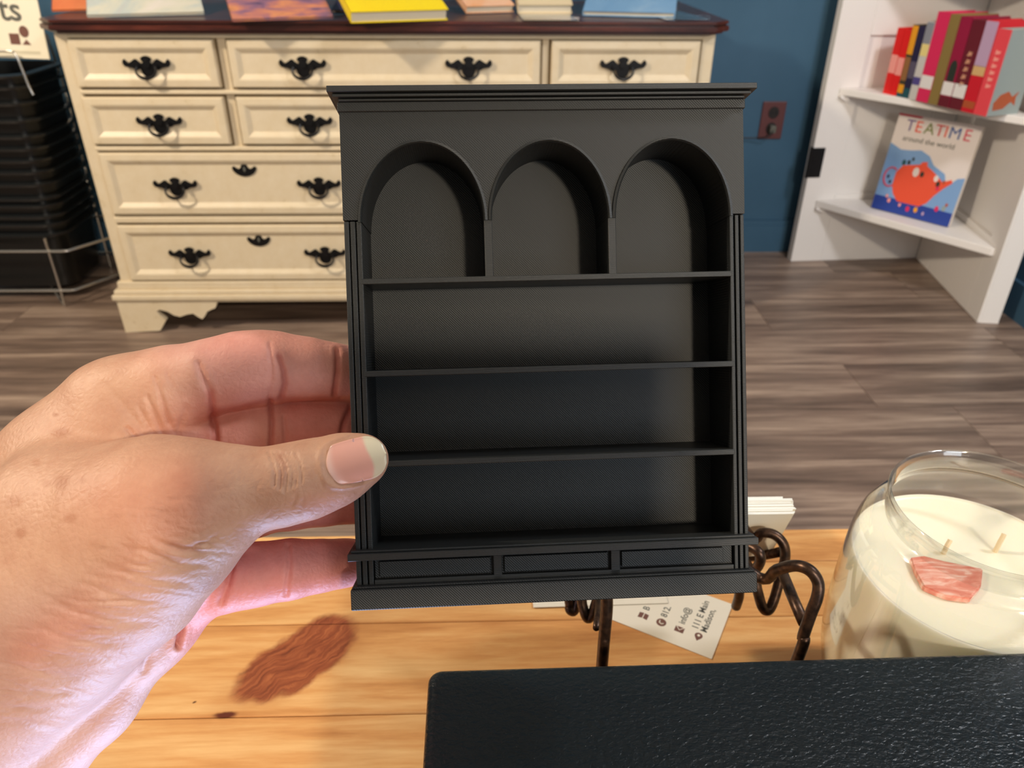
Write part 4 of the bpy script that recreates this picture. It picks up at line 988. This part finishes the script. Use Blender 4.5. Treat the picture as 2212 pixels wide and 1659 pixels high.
for P in ([(604, 985), (612, 1010), (608, 1045)], [(430, 1185), (395, 1188), (372, 1178)]): blend(np.exp(-(dpoly(P) / 7) ** 2) * .4 * fg, (170, 106, 84))
at = me.color_attributes.new('tone', 'FLOAT_COLOR', 'POINT'); at.data.foreach_set('color', np.c_[tone, np.ones(len(V))].astype(np.float32).ravel())
# thumb nail, laid on the thumb
bvh = BVHTree.FromPolygons([Vector(p) for p in Wv.tolist()], Q.tolist())
ang = math.radians(-13); ca_, sa_ = math.cos(ang), math.sin(ang)
NL, NWd, ncx, ncy = 66, 47, 770, 994
nail_px = []; nail_dz = []
U = 33; verts = []; cols = []
for i in range(U + 1):
    s = -1 + 2 * i / U                                 # along the nail: root to free edge
    hw = NWd * (1 - .12 * max(-s, 0) ** 2) * (max(0, 1 - max(0, (s - .28) / .72) ** 2.3) ** .5 if s > .28 else 1) * (1 if s > -.72 else (1 - ((-.72 - s) / .28) ** 2 * .42) )
    for j in range(U + 1):
        tt = -1 + 2 * j / U; lx, ly = NL * s - (4 if s < 0 else 0) * (tt * tt) * -1.5, hw * tt
        x, y = ncx + lx * ca_ - ly * sa_, ncy + lx * sa_ + ly * ca_
        # straight along, curved across
        dz = .2181 - .0096 - .0004 * (1 - s * s) + (.00035 * max(0, -s - .6) / .4) + .0030 * (1 - math.sqrt(max(0, 1 - (.80 * abs(ly) / NWd) ** 2))) * 1.9
        hit = bvh.ray_cast(Vector(EYE), Vector(R @ C3(x, y, 1.0)).normalized())
        sk = float((R.T @ (np.array(hit[0]) - EYE))[2]) if hit[0] is not None else 9.0
        nail_px.append((x, y)); nail_dz.append(min(dz, sk - .00022, .2125))
        edge = .42 + .10 * tt * tt * -1 + .06 * math.sin(3 * tt)
        bed = lin(236, 176, 160); free = lin(228, 218, 190); moon = lin(240, 196, 182)
        k_ = min(1, max(0, (s - edge) / .10)); c = bed * (1 - k_) + free * k_; k2_ = min(1, max(0, (-s - .72) / .16)); c = c * (1 - k2_) + moon * k2_
        cols.append((*c, 1))
G = np.array(nail_dz).reshape(U + 1, U + 1)
for _ in range(10):
    P_ = np.pad(G, 1, mode='edge'); G = np.minimum((P_[:-2, 1:-1] + P_[2:, 1:-1] + P_[1:-1, :-2] + P_[1:-1, 2:]) / 4, G + .0004)
verts = [C3(x, y, d) for (x, y), d in zip(nail_px, G.ravel())]
nb = bmesh.new(); W2 = [Vector(EYE + R @ v_) for v_ in verts]
inw = Vector(R[:, 2]) * .0006
top_ = [nb.verts.new(v_) for v_ in W2]; bot = [nb.verts.new(v_ + inw) for v_ in W2]
g = lambda L_, i, j: L_[i * (U + 1) + j]
for i in range(U):
    for j in range(U):
        nb.faces.new((g(top_, i, j), g(top_, i + 1, j), g(top_, i + 1, j + 1), g(top_, i, j + 1))); nb.faces.new((g(bot, i, j), g(bot, i, j + 1), g(bot, i + 1, j + 1), g(bot, i + 1, j)))
for i in range(U):
    nb.faces.new((g(top_, i, 0), g(bot, i, 0), g(bot, i + 1, 0), g(top_, i + 1, 0))); nb.faces.new((g(top_, i, U), g(top_, i + 1, U), g(bot, i + 1, U), g(bot, i, U)))
    nb.faces.new((g(top_, 0, i), g(top_, 0, i + 1), g(bot, 0, i + 1), g(bot, 0, i))); nb.faces.new((g(top_, U, i), g(bot, U, i), g(bot, U, i + 1), g(top_, U, i + 1)))
nail = obj('thumbnail', nb, M_nail, hand, 'all'); nail['label'] = 'thumbnail with a pale free edge'
na = nail.data.color_attributes.new('tone', 'FLOAT_COLOR', 'POINT'); na.data.foreach_set('color', np.array(cols + cols, np.float32).ravel())
